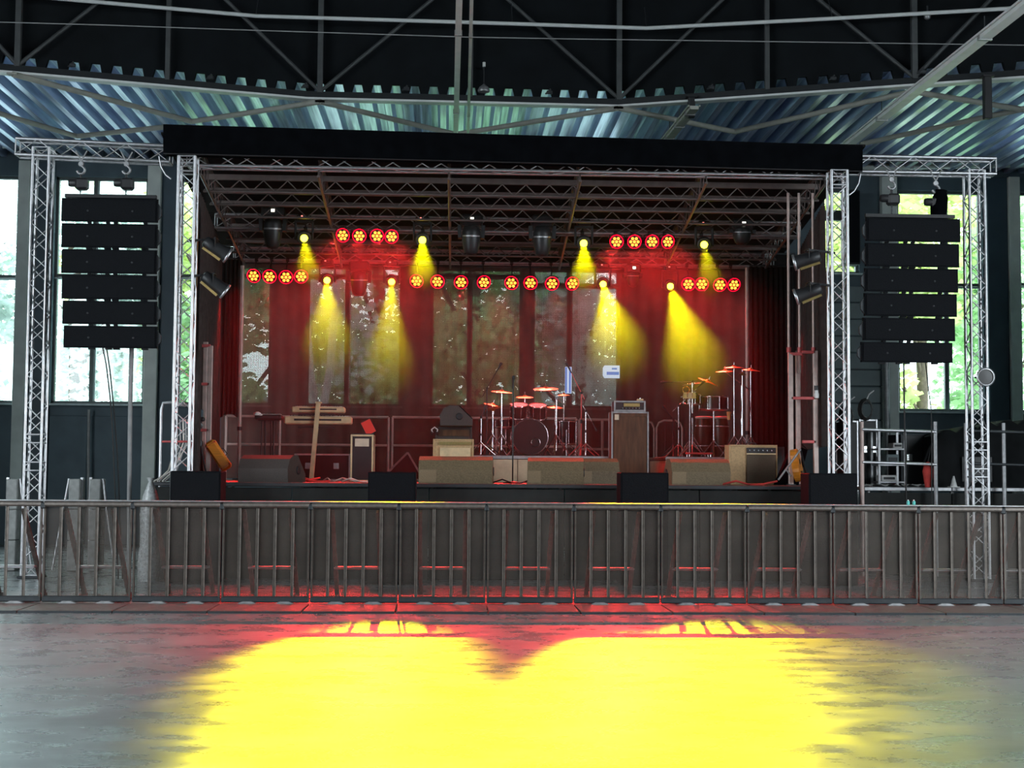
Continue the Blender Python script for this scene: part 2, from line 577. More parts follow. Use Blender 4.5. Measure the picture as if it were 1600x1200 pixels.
# girder
g = thing('roof_girder', 'long dark steel roof girder with W-shaped web above the stage', 'girder', (GP[1].x, GP[1].y, 0))
o0 = V((GP[1].x, GP[1].y, 0))
for a, b in zip(GP, GP[1:]):
    A, B = a - o0, b - o0
    MB().bar(A + V((0, 0, .06)), B + V((0, 0, .06)), .10, .12).build('bottom_chord', 'beam_dark', g)
    MB().bar(A + V((0, -.02, -.02)), B + V((0, -.02, -.02)), .20, .035).build('flange', 'white_paint', g)
    MB().bar(A + V((0, 0, ZT - ZG)), B + V((0, 0, ZT - ZG)), .14, .16).build('top_chord', 'beam_dark', g)
def gpt(px, z):     # point on the girder at pixel column px and height z
    lo, hi = -HX, HX
    for _ in range(40):
        m_ = (lo + hi) / 2
        p = V((m_, gy(m_), ZG)) - CAM
        u = 800 + F * p.dot(rgt) / p.dot(fwd)
        if u < px: lo = m_
        else: hi = m_
    return V((lo, gy(lo) - .03, z)) - o0
bot = [-430, 28, 500, 967, 1428, 1890]
topn = [-200, 262, 735, 1198, 1660]
for px in bot[1:-1]:
    MB().bar(gpt(px, ZG + .1), gpt(px, ZT), .09, .09).build('web_post', 'beam_member', g)
for px in topn[1:-1]:
    MB().bar(gpt(px, ZG + .1), gpt(px, ZT), .075, .075).build('web_post', 'beam_member', g)
for i in range(1, 5):
    for t in (topn[i - 1], topn[i] if i < 5 else None):
        a, b = gpt(bot[i], ZG + .12), gpt(t, ZT)
        MB().tube(a, b, .034, 8).build('web_diagonal', 'beam_member', g)
for px in (115, 330, 478, 635, 858, 1110, 1300, 1440):
    p = gpt(px, ZG + .16)
    m_ = MB(); m_.box(p + V((0, -.06, .03)), (.10, .05, .06), None, .01); m_.tube(p + V((-.07, -.06, .0)), p + V((.02, -.06, .09)), .016, 6)
    m_.build('clamp', 'steel_dark', g)

# white pipe and thin cable hanging before the girder
pp = thing('service_pipe', 'long bright white pipe across the dark wall above the girder', 'pipe', (0, 22, 9.2))
o1 = V((0, 22, 9.2))
pts = [(-240, -31), (60, -5), (400, 25), (800, 37), (1010, 44), (1300, 29), (1880, -4)]
PW = []
for px, py in pts:
    x = X(px, 24); 
    for _ in range(5): x = X(px, gy(min(max(x, -HX), HX)) - .35)
    PW.append(W(px, py, gy(x) - .35) - o1)
MB().path(PW, .034, 8).build('pipe', 'white_paint', pp)
for px, py in pts[2:6]:
    x = X(px, gy(X(px, 24)) - .35)
    p = W(px, py, gy(x) - .35) - o1
    MB().tube(p + V((0, 0, .03)), p + V((0, .25, .45)), .008, 5).build('hanger', 'steel_dark', pp)
c = MB(); c.path([W(px, py, 21.6) for px, py in ((-240, 28), (160, 39), (355, 46), (575, 53), (730, 58), (900, 61), (1280, 66), (1900, 75))], .009, 5)
tag(c.build('overhead_cable', 'cable_grey'), 'thin grey cable strung across just under the white pipe', 'cable')

# bracing tubes under the deck
nodes = [((20, 116), (300, 190)), ((300, 190), (500, 159)), ((500, 159), (712, 210)), ((712, 210), (966, 169)),
         ((966, 169), (1148, 206)), ((1148, 206), (1425, 143)), ((1425, 143), (1640, 178)), ((-60, 160), (120, 213)), ((120, 213), (262, 198)), ((1350, 224), (1600, 170))]
names = ['running down from the girder at far left', 'meeting the girder left of the light trunking', 'left of the white trunking, ending behind the fascia',
         'rising right of the white trunking', 'right of centre, falling from the girder', 'right of centre, rising to the wide tray',
         'at far right beyond the wide tray', 'lowest at the left edge', 'just above the left truss beam', 'just above the right truss beam']
for k, (a, b) in enumerate(nodes):
    A, B = H(a[0], a[1], ZG - .08), H(b[0], b[1], ZG - .08)
    t = thing('roof_brace', 'beige roof brace tube ' + names[k], 'brace', tuple((A + B) / 2), 0, 'beige tubes under the blue deck')
    c = (A + B) / 2
    MB().tube(A - c, B - c, .048, 10).build('tube', 'beige_paint', t)
    for e in (A, B):
        MB().box(e - c, (.16, .12, .03)).build('gusset', 'beige_paint', t)
# trunking running away from the camera
def along(name, label, cat, p0, p1, z, wd, ht, m, rail=None):
    A, B = H(p0[0], p0[1], z), H(p1[0], p1[1], z)
    x = (A.x + B.x) / 2
    A = V((A.x, A.y, z)); B = V((B.x, min(B.y, 29.5), z))
    t = thing(name, label, cat, tuple(A))
    D = B - A
    MB().bar(V((0, 0, 0)), D, wd, ht).build('body', m, t)
    for f in (.15, .5, .85):
        MB().box(D * f, (wd * 1.25, .05, ht * 1.3)).build('joint', 'alu_dull', t)
        MB().tube(D * f + V((0, 0, ht / 2)), D * f + V((0, 0, .3)), .008, 5).build('hanger_rod', 'steel_dark', t)
    if rail:
        for sx in (-1, 1):
            MB().bar(V((sx * wd * .62, 0, ht * .5)), D + V((sx * wd * .62, 0, ht * .5)), .02, .03).build('side_rail', m, t)
    return t
along('light_trunking', 'white light trunking running to the stage left of centre', 'trunking', (724, -260), (712, 215), 7.68, .085, .06, 'white_paint')
along('conduit', 'slim white conduit beside the light trunking', 'conduit', (744, -260), (731, 220), 7.74, .045, .045, 'white_paint')
along('cable_tray', 'wide pale metal cable tray slanting across the upper right', 'cable tray', (1960, -275), (1326, 226), 7.66, .16, .07, 'white_paint', True)
along('cable_tray', 'pale metal cable tray behind the black hanging post right of centre', 'cable tray', (1085, 168), (1040, 222), 7.75, .15, .06, 'beige_paint', True)
for px, y0, y1, nm in ((1080, 160, 184, 'short black post hanging from the girder above the fascia'), (1543, 128, 186, 'black post hanging from the girder at far right')):
    yy = gy(X(px, 23.8)) - .10
    A = W(px, y0 - 8, yy); B = W(px, y1, yy)
    t = thing('hanging_post', nm, 'post', tuple(B))
    MB().box((0, 0, (A.z - B.z) / 2), (.12, .12, A.z - B.z), None, .01).build('sleeve', 'black_paint', t)
    MB().box((0, 0, A.z - B.z), (.18, .18, .03)).build('cap', 'black_paint', t)
p = W(756, 140, gy(X(756, 24)) - .25)
t = thing('dome_lamp', 'small grey dome lamp hanging by the conduit', 'lamp', tuple(p))
MB().lathe([(.10, -.04), (.105, -.01), (.08, .04), (.03, .08), (.012, .10)], 16).build('shade', 'alu_dull', t)
MB().tube((0, 0, .10), (0, 0, .42), .008, 6).build('rod', 'steel_dark', t)
MB().bar((0, 0, .46), (0, .36, .46), .03, .03).build('wall_arm', 'steel_dark', t)
MB().tube((0, 0, .40), (0, 0, .48), .025, 8).build('canopy', 'white_plastic', t)
p = W(1449, 24, 22.6)
t = thing('bulkhead_lamp', 'little round lamp clipped under the white pipe at right', 'lamp', tuple(p))
MB().lathe([(.02, -.07), (.05, -.05), (.058, 0), (.04, .05), (.02, .07)], 14).build('globe', 'alu_dull', t)
MB().tube((0, 0, .06), (0, 0, .16), .014, 6).build('bracket', 'steel_dark', t)

# ---- back wall with window bays
ZS, ZH = 2.93, 7.72
BAYS = [(-150, 18, 0), (75, 222, 0), (272, 338, 0), (346, 420, 0), (475, 625, 0), (670, 815, 0), (830, 968, 0), (1288, 1345, 1), (1405, 1540, 0), (1597, 1700, 0)]
mb = MB()
T = .3
mb.box((0, YB + T / 2, ZS / 2), (2 * HX + .6, T, ZS))
mb.box((0, YB + T / 2, (ZH + 8.7) / 2), (2 * HX + .6, T, 8.7 - ZH))
edges = [-HX - .3]
for a, b, k in BAYS:
    xa, xb = X(a, YB), X(b, YB)
    edges += [xa, xb]
    if k:
        zz = Z(1320, 428, YB)
        mb.box(((xa + xb) / 2, YB + T / 2, (ZS + zz) / 2), (xb - xa, T, zz - ZS))
edges.append(HX + .3)
for i in range(0, len(edges), 2):
    a, b = edges[i], edges[i + 1]
    mb.box(((a + b) / 2, YB + T / 2, (ZS + ZH) / 2), (b - a, T, ZH - ZS))
wb = struct(mb.build('wall_back', 'wall_slate'), 'dark slate-grey back wall below and between the windows')
# cladding boards of the right part
for k in range(9):
    z0 = ZS - .55 + k * .36
    if z0 + .36 > Z(1320, 426, YB): break
    xa, xb = X(1282, YB), X(1398, YB)
    MB().box(((xa + xb) / 2, YB - .04, z0 + .17), (xb - xa, .07, .335), None, .012).build('cladding_board', 'wall_grey', wb)
# light columns and dark panels on the wall
for a, b, m, d in ((18, 37, 'column_grey', .25), (222, 243, 'column_grey', .25), (244, 268, 'navy_panel', .12), (1380, 1404, 'column_grey', .2), (1546, 1578, 'navy_panel', .15), (1580, 1597, 'column_grey', .25), (38, 74, 'navy_panel', .06)):
    xa, xb = X(a, YB - d / 2), X(b, YB - d / 2)
    o = MB().box(((xa + xb) / 2, YB - d / 2, 4.0), (xb - xa, d, 8.0), None, .01).build('wall_column', m, wb)
# seams on the slate panel below the windows
for a, b in ((75, 135), (139, 221)):
    xa, xb = X(a, YB), X(b, YB)
    MB().box(((xa + xb) / 2, YB - .015, (ZS - .25) / 2), (xb - xa, .03, ZS - .25), None, .01).build('wall_panel', 'wall_slate', wb)
nwin = 0
for a, b, k in BAYS:
    nwin += 1
    xa, xb = X(a, YB), X(b, YB)
    z0 = Z(1320, 428, YB) if k else ZS
    wn = bpy.data.objects.new('window_%d' % nwin, None); COL.objects.link(wn)
    wn.location = ((xa + xb) / 2, YB + .12, z0)
    struct(wn, 'tall window bay with dark frame, number %d from the left' % nwin)
    hw, hh = (xb - xa) / 2, ZH - z0
    fr = MB()
    for sx in (-1, 1):
        fr.box((sx * (hw - .03), 0, hh / 2), (.06, .10, hh))
    fr.box((0, 0, .03), (2 * hw, .10, .06)); fr.box((0, 0, hh - .03), (2 * hw, .10, .06))
    fr.build('frame', 'window_frame', wn)
    MB().box((0, -.16, -.02), (2 * hw + .06, .26, .04)).build('sill', 'window_frame_pale', wn)
    zt = Z((a + b) / 2, 430 if a < 700 else 444, YB) - z0
    zs = [0, zt, hh] if 0.3 < zt < hh and not k else [0, hh]
    for z in zs[1:-1]:
        MB().box((0, 0, z), (2 * hw, .09, .06)).build('transom', 'window_frame', wn)
        MB().box((0, -.03, z - .06), (2 * hw, .05, .035)).build('transom_trim', 'window_frame_pale', wn)
    if k:
        zt = Z(1320, 337, YB) - z0
        MB().box((0, -.1, zt), (2 * hw, .10, .22)).build('transom', 'window_frame', wn)
    ncol = 1 if (b - a) < 90 else 2
    xs = [-hw, hw] if ncol == 1 else [-hw, (X((137 if a == 75 else 1483 if a == 1405 else (a * .58 + b * .42)), YB) - (xa + xb) / 2), hw]
    for x in xs[1:-1]:
        MB().box((x, 0, hh / 2), (.075, .09, hh)).build('mullion', 'window_frame', wn)
        MB().box((x + .055, .02, hh / 2), (.04, .05, hh)).build('mullion_trim', 'window_frame_pale', wn)
    for i in range(len(xs) - 1):
        for j in range(len(zs) - 1):
            MB().box(((xs[i] + xs[i + 1]) / 2, .03, (zs[j] + zs[j + 1]) / 2), (xs[i + 1] - xs[i], .008, zs[j + 1] - zs[j])).build('pane', 'pane_glass', wn)
# pipes along the wall head
for px0, px1, py, r, nm in ((-150, 262, 224, .09, 'left'), (1330, 1640, 262, .07, 'right')):
    A, B = W(px0, py, YB - .35), W(px1, py + (4 if px0 < 0 else -6), YB - .35)
    t = thing('wall_duct', 'grey duct along the wall head at the %s edge' % nm, 'duct', tuple((A + B) / 2))
    c = (A + B) / 2
    MB().tube(A - c, B - c, r, 12).build('duct', 'column_grey', t)
    for f in (.3, .7):
        q = A.lerp(B, f) - c
        MB().tube(q + V((-.04, 0, 0)), q + V((.04, 0, 0)), r * 1.12, 12).build('collar', 'alu_dull', t)

# ---- side and rear walls of the hall (side walls with a long window opening each)
for sx, nm in ((-1, 'left'), (1, 'right')):
    x = sx * (HX + .15)
    mb = MB()
    mb.box((x, 11, .6), (.3, 38, 1.2)); mb.box((x, 11, 9.7), (.3, 38, 2.6))
    mb.box((x, -4.5, 4.8), (.3, 7, 7.2)); mb.box((x, 22.6, 4.8), (.3, 15.2, 7.2))
    for y in (3, 7, 11):
        mb.box((x, y, 4.8), (.3, .3, 7.2))
    struct(mb.build('wall_' + nm, 'wall_grey'), '%s side wall of the hall with a long row of window openings' % nm)
struct(MB().box((0, -8, 5.5), (2 * HX + .6, .3, 11)).build('wall_rear', 'wall_grey'), 'rear wall of the hall')

# ================================================================== TREES OUTSIDE
def tree(px, Y, top, rad, m, label, n=8000, fork=False):
    x = X(px, Y)
    t = thing('streak_tree' if fork else 'tree', label, 'tree', (x, Y, 0), 0, 'trees outside the windows')
    mb = MB()
    rnd = random.Random(int(px) + 5)
    lumps = [(V((rnd.uniform(-.55, .55) * rad, rnd.uniform(-.4, .4) * rad, rnd.uniform(.12, .95) * top)), rnd.uniform(.35, .65) * rad) for _ in range(11)]
    for i in range(n):
        c, r_ = rnd.choice(lumps)
        d = V((rnd.gauss(0, 1), rnd.gauss(0, 1), rnd.gauss(0, 1))).normalized() * r_ * rnd.random() ** .4
        p = c + d
        if p.z < .15: p.z = .15 + rnd.random() * .6
        s = rnd.uniform(.08, .19)
        a = V((rnd.gauss(0, 1), rnd.gauss(0, 1), rnd.gauss(0, 1))).normalized()
        u, v = frame(a)
        mb.add([p - u * s, p + v * s * .6, p + u * s, p - v * s * .6], [(0, 1, 2, 3)])
    o = mb.build('foliage', m, t); o['kind'] = 'stuff'
    tk = MB()
    if fork:  # pale forked trunks added to imitate V-shaped light streaks
        tk.path([(0, 0, 0), (.02, 0, 1.5), (-.05, 0, 2.6)], .14, 8)
        tk.path([(-.05, 0, 2.5), (-.28, 0, 4.0), (-.5, 0, 6.5), (-.55, 0, 9)], .10, 8)
        tk.path([(-.05, 0, 2.5), (.2, 0, 4.0), (.36, 0, 6.5), (.40, 0, 9)], .10, 8)
    else:
        tk.path([(0, 0, 0), (.05, 0, top * .4), (-.05, 0, top * .8)], .16, 8)
        for k in range(4):
            a = rnd.uniform(0, 6.28)
            tk.path([(0, 0, top * (.3 + .1 * k)), (math.cos(a) * rad * .5, math.sin(a) * rad * .4, top * (.5 + .1 * k))], .06, 6)
    tk.build('trunk', 'pale_streak' if fork else 'bark', t)
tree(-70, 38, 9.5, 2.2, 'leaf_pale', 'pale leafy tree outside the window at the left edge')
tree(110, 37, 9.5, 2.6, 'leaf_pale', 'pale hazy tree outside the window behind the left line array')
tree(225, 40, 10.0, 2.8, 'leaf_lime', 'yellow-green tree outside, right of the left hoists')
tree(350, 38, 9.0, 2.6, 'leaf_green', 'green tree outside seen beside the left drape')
tree(500, 35, 9.0, 1.6, 'leaf_pale', 'tree added in place of V-shaped light streaks, a pale birch outside behind the keyboards', 900, True)
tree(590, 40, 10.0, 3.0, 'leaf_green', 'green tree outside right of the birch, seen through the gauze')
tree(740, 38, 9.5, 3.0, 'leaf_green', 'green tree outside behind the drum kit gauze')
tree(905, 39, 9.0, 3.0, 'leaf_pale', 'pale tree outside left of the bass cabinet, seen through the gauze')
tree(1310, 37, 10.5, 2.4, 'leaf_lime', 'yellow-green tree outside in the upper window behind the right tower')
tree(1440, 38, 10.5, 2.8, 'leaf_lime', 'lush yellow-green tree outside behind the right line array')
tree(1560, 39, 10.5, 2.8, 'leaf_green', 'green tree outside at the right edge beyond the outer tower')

# ================================================================== STAGE DECK
YS = 20.8
ZD = 1.40
xl, xr = X(240, YS), X(1302, YS)
YE = 27.7
st = thing('stage', 'low black-skirted stage platform with a dark plywood deck', 'stage', ((xl + xr) / 2, (YS + YE) / 2, 0))
so = V(st.location)
nx = 10
wx = (xr - xl) / nx
b0 = None
for i in range(nx):
    for j in range(4):
        dy = (YE - YS) / 4
        c = V((xl + wx * (i + .5), YS + dy * (j + .5), ZD - .03)) - so
        if b0 is None:
            b0 = MB().box((0, 0, 0), (wx - .006, dy - .006, .06), None, .006).build('deck_panel', 'stage_ply', st, c)
        else:
            inst(b0, 'deck_panel', st, c)
s0 = None
for i in range(nx // 2):
    c = V((xl + 2 * wx * (i + .5), YS + .05, (ZD - .07) / 2)) - so
    if s0 is None:
        s0 = MB().box((0, 0, 0), (2 * wx - .012, .03, ZD - .08), None, .006).build('skirt_panel', 'stage_skirt', st, c)
    else:
        inst(s0, 'skirt_panel', st, c)
MB().box((0, YS - so.y - .012, ZD - .03), (xr - xl, .02, .05), None, .004).build('edge_profile', 'steel_dark', st)
for sx in (xl, xr):
    MB().box((sx - so.x, 0, ZD / 2 - .04), (.03, YE - YS, ZD - .1)).build('side_skirt', 'stage_skirt', st)
for i in range(6):
    for j in range(3):
        MB().tube((xl - so.x + .2 + (xr - xl - .4) * i / 5, YS - so.y + .3 + 3 * j, 0), (xl - so.x + .2 + (xr - xl - .4) * i / 5, YS - so.y + .3 + 3 * j, ZD - .06), .03, 6).build('leg', 'alu_dull', st)

# rear wing of the deck at the right
xw = 6.40
for j in range(2):
    MB().box(((xr + xw) / 2 - so.x, 23.4 + 2.15 * (j + .5) - so.y, ZD - .03), (xw - xr - .02, 2.14, .06), None, .006).build('deck_panel', 'stage_ply', st)
MB().box(((xr + xw) / 2 - so.x, 23.42 - so.y, (ZD - .07) / 2), (xw - xr, .03, ZD - .08), None, .006).build('skirt_panel', 'stage_skirt', st)
for y in (23.7, 27.4):
    MB().tube((xw - .1 - so.x, y - so.y, 0), (xw - .1 - so.x, y - so.y, ZD - .06), .03, 6).build('leg', 'alu_dull', st)

# ================================================================== TOWERS AND ROOF
YT = 20.95
ZR = Z(800, 252, YT)          # centre height of the front roof truss
def tower(px0, px1, Y, ztop, label, legs=False, m='alu'):
    x = (X(px0, Y) + X(px1, Y)) / 2
    t = thing('truss_tower', label, 'truss tower', (x, Y, 0), 0, 'aluminium truss towers')
    MB().box((0, 0, .02), (.34, .30, .04), None, .01).build('base_plate', 'steel_dark', t)
    truss_parts(t, (0, 0, .04), (0, 0, ztop), .235, .22, .024, .009, m)
    for z in (1.95, 1.55) if legs else (ztop - .22,):
        q = MB()
        for a, b in (((-1, -1), (1, -1)), ((1, -1), (1, 1)), ((1, 1), (-1, 1)), ((-1, 1), (-1, -1))):
            q.tube((a[0] * .118, a[1] * .118, z), (b[0] * .118, b[1] * .118, z), .014, 6)
            q.tube((a[0] * .118, a[1] * .118, z + .12), (b[0] * .118, b[1] * .118, z + .12), .014, 6)
        q.build('joint_frame', m, t)
    return t
tower(38, 70, YT, Z(50, 232, YT), 'outer truss tower left of the left line array', True)
tower(268, 300, 20.62, Z(285, 246, 20.62), 'truss tower at the left front corner of the stage')
tower(1297, 1326, 20.62, Z(1310, 268, 20.62), 'truss tower at the right front corner of the stage')
tower(1513, 1543, YT, Z(1530, 268, YT), 'outer truss tower right of the right line array', True)
YRB = 27.35

def beam(name, A, B, label, m='alu', s=.235, pitch=.3, cat='truss'):
    c = (A + B) / 2
    t = thing(name, label, cat, tuple(c), 0, 'horizontal trusses')
    truss_parts(t, A - c, B - c, s, pitch, .024, .009, m)
    return t
beam('truss_beam', W(28, 231, YT), W(268, 243, YT), 'horizontal truss beam carrying the left line array')
beam('truss_beam', W(1326, 258, YT), W(1552, 262, YT), 'horizontal truss beam carrying the right line array')

rf = thing('stage_roof', 'flat stage roof frame of trusses and purlins under a dark canopy', 'stage roof', (so.x, YT, ZR))
ro = V(rf.location)
xL, xR = X(284, YT), X(1311, YT)
def fz(px):   # front truss height follows the photo's line
    return Z(px, 246 + (px - 284) * .017, YT)
MBf = truss_parts(rf, V((xL, YT, Z(284, 249, YT))) - ro, V((xR, YT, Z(1311, 266, YT))) - ro, .22, .36, .024, .009)
zF = (Z(284, 249, YT) + Z(1311, 266, YT)) / 2
zBk = Z(740, 402, YRB)
def zroof(Y):
    return zF + (zBk - zF) * (Y - YT) / (YRB - YT)
xLb, xRb = X(360, YRB), X(1208, YRB)
truss_parts(rf, V((xLb, YRB, zBk)) - ro, V((xRb, YRB, zBk)) - ro, .235, .36, .024, .009, 'alu_dull')
# mid lighting truss
YM = 24.3
truss_parts(rf, V((X(330, YM), YM, zroof(YM) - .12)) - ro, V((X(1250, YM), YM, zroof(YM) - .12)) - ro, .235, .36, .022, .009, 'alu_dull')
# purlins: flat pipe with a ladder below
for i, Y in enumerate((21.9, 22.7, 23.5, 25.1, 26.2)):
    a = xL + (xLb - xL) * (Y - YT) / (YRB - YT) + .1; b = xR + (xRb - xR) * (Y - YT) / (YRB - YT) - .1
    z = zroof(Y)
    MB().bar(V((a, Y, z)) - ro, V((b, Y, z)) - ro, .06, .085).build('purlin', 'roof_pipe', rf)
    MB().tube(V((a, Y, z - .22)) - ro, V((b, Y, z - .22)) - ro, .02, 8).build('purlin_chord', 'roof_tube', rf)
    q = MB()
    n = 26
    for k in range(n):
        x0 = a + (b - a) * k / n; x1 = a + (b - a) * (k + .5) / n; x2 = a + (b - a) * (k + 1) / n
        q.tube(V((x0, Y, z - .22)) - ro, V((x1, Y, z - .04)) - ro, .010, 5)
        q.tube(V((x1, Y, z - .04)) - ro, V((x2, Y, z - .22)) - ro, .010, 5)
    q.build('purlin_lattice', 'roof_tube', rf)
# rafters running back
for pxf in (304, 490, 697, 905, 1105, 1292):
    f = (X(pxf, YT) - xL) / (xR - xL)
    A = V((xL + f * (xR - xL), YT, zF + .12)); B = V((xLb + f * (xRb - xLb), YRB, zBk + .12))
    MB().bar(A - ro, B - ro, .05, .07).build('rafter', 'roof_pipe', rf)
    A2, B2 = A - V((0, 0, .34)), B - V((0, 0, .34))
    MB().tube(A2 - ro, B2 - ro, .022, 8).build('rafter_chord', 'roof_tube', rf)
    q = MB(); n = 14
    for k in range(n):
        p0 = A2.lerp(B2, k / n); p1 = A.lerp(B, (k + .5) / n); p2 = A2.lerp(B2, (k + 1) / n)
        q.tube(p0 - ro, p1 - ro, .010, 5); q.tube(p1 - ro, p2 - ro, .010, 5)
    q.build('rafter_lattice', 'roof_tube', rf)
# canopy
a0 = V((xL - .35, YT - .3, zF + .30)) - ro; a1 = V((xR + .35, YT - .3, zF + .30)) - ro
b1 = V((xRb + .35, YRB + .5, zBk + .24)) - ro; b0_ = V((xLb - .35, YRB + .5, zBk + .24)) - ro
up = V((0, 0, .03))
MB().hexa([a0, a1, b1, b0_, a0 + up, a1 + up, b1 + up, b0_ + up]).build('canopy', 'black_drape', rf)
# fascia cloth
YF = 20.55
P = [W(255, 238, YF), W(1348, 266, YF), W(1348, 227, YF), W(255, 194, YF)]
q = MB()
bk = V((0, .28, 0))
q.hexa([P[0] - ro, P[1] - ro, P[1] + bk - ro, P[0] + bk - ro, P[3] - ro, P[2] - ro, P[2] + bk - ro, P[3] + bk - ro])
o = q.build('fascia', 'black_cloth', rf); o['label'] = 'black cloth fascia'
# thin hem line of the fascia
MB().tube(P[0] - ro + V((0, .02, -.012)), P[1] - ro + V((0, .02, -.012)), .012, 6).build('fascia_hem', 'black_paint', rf)
# corner curve brackets at the tower heads
for px, s_ in ((268, -1), (1326, 1)):
    A = W(px, 250 if s_ < 0 else 276, YT - .13)
    MB().path([A - ro + V((s_ * .18, 0, .05)), A - ro + V((s_ * .15, 0, -.10)), A - ro + V((s_ * .08, 0, -.22)), A - ro + V((0, 0, -.28))], .016, 6).build('corner_brace', 'alu', rf)

# ================================================================== DRAPES AND BACKDROP
def cloth(name, label, A, B, z0, z1, amp, waves, m, hem=None, group=None, panels=1, cat='drape'):
    A, B = V((A[0], A[1], 0)), V((B[0], B[1], 0))
    c = (A + B) / 2
    t = thing(name, label, cat, (c.x, c.y, z0), math.atan2((B - A).y, (B - A).x), group)
    L = (B - A).length
    n = int(waves * 8)
    for k in range(panels):
        vs = []; nz = 6
        la, lb = -L / 2 + L * k / panels, -L / 2 + L * (k + 1) / panels
        nn = max(8, n // panels)
        for j in range(nz + 1):
            for i in range(nn + 1):
                f = i / nn
                x = la + (lb - la) * f
                fz_ = j / nz
                am = amp * (1 - .35 * fz_)
                y = am * math.sin(x * waves * 2 * math.pi / L + .6 * math.sin(x * 3 + k)) + .012 * k % .02
                zz = (z1 - z0) * fz_
                if hem and j == 0: zz += hem((x + L / 2) / L)
                vs.append((x, y, zz))
        fs = [(j * (nn + 1) + i, j * (nn + 1) + i + 1, (j + 1) * (nn + 1) + i + 1, (j + 1) * (nn + 1) + i) for j in range(nz) for i in range(nn)]
        MB().add(vs, fs, True).build('cloth_panel' if panels > 1 else 'cloth', m, t)
    MB().tube((-L / 2, 0, z1 - z0 + .02), (L / 2, 0, z1 - z0 + .02), .018, 6).build('curtain_pipe', 'steel_dark', t)
    return t
ztop = zBk - .16
cloth('backdrop', 'wide sheer dark gauze backdrop at the rear of the stage', (X(344, 27.62), 27.62), (X(1240, 27.62), 27.62), ZD + .02, ztop, .02, 40, 'gauze', None, None, 9, 'backdrop')
cloth('gap_blocker', 'narrow black cloth strip added to darken the window gap above the gauze backdrop', (X(340, 27.75), 27.75), (X(1244, 27.75), 27.75), ztop - .05, zBk + .2, .015, 40, 'black_drape')  # added strip blocks bright window heads where the rear roof is dark
cloth('side_drape', 'dark side drape glowing red at the left of the stage', (X(303, 21.3), 21.3), (X(338, 26.6), 26.6), ZD + .02, zroof(24) - .25, .06, 22, 'charcoal_drape')
cloth('side_drape', 'dark brown side drape at the right of the stage', (X(1248, 26.6), 26.6), (X(1290, 21.4), 21.4), ZD + .6, zroof(24) - .25, .06, 22, 'charcoal_drape')
cloth('leg_drape', 'narrow black drape hanging free at the rear left', (X(340, 26.9), 26.9), (X(372, 26.9), 26.9), Z(355, 655, 26.9), zroof(27) - .2, .05, 5, 'black_drape', lambda f: .1 * math.sin(f * 3.1))
cloth('leg_drape', 'narrow black drape hanging at the rear right', (X(1172, 26.9), 26.9), (X(1246, 26.9), 26.9), ZD + .02, zroof(27) - .2, .05, 9, 'black_drape')
for px, y0, nm in ((373, 415, 'left'), (1168, 418, 'right')):
    A, B = W(px, y0, 26.3), V((X(px, 26.3), 26.3, ZD))
    t = thing('upright_pole', 'slim upright pole beside the %s black drape' % nm, 'pole', tuple(B))
    MB().tube((0, 0, 0), (0, 0, A.z - B.z), .035, 10).build('pole', 'post_pink', t)
    MB().box((0, 0, .01), (.2, .2, .02)).build('foot_plate', 'steel_dark', t)
    MB().tube((0, 0, .9), (0, 0, .97), .05, 10).build('collar', 'steel_dark', t)

# signs hanging on the gauze, glow added to make them read bright
t = thing('blue_sign', 'small rounded pale blue sign with added glow on the gauze left of the bass cabinet', 'sign', tuple(W(955, 581, 27.57)))
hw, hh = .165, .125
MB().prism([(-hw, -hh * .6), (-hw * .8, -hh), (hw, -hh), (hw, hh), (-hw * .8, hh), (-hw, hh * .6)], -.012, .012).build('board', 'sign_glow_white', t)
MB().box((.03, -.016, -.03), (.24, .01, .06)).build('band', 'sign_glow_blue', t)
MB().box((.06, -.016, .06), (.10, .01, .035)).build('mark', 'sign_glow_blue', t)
t = thing('blue_banner', 'narrow upright blue and white sign with added glow behind the right drum cymbals', 'sign', tuple(W(888, 594, 27.57)))
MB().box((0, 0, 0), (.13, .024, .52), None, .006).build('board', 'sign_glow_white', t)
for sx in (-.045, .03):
    MB().box((sx, -.015, 0), (.03, .008, .5)).build('stripe', 'sign_glow_blue', t)

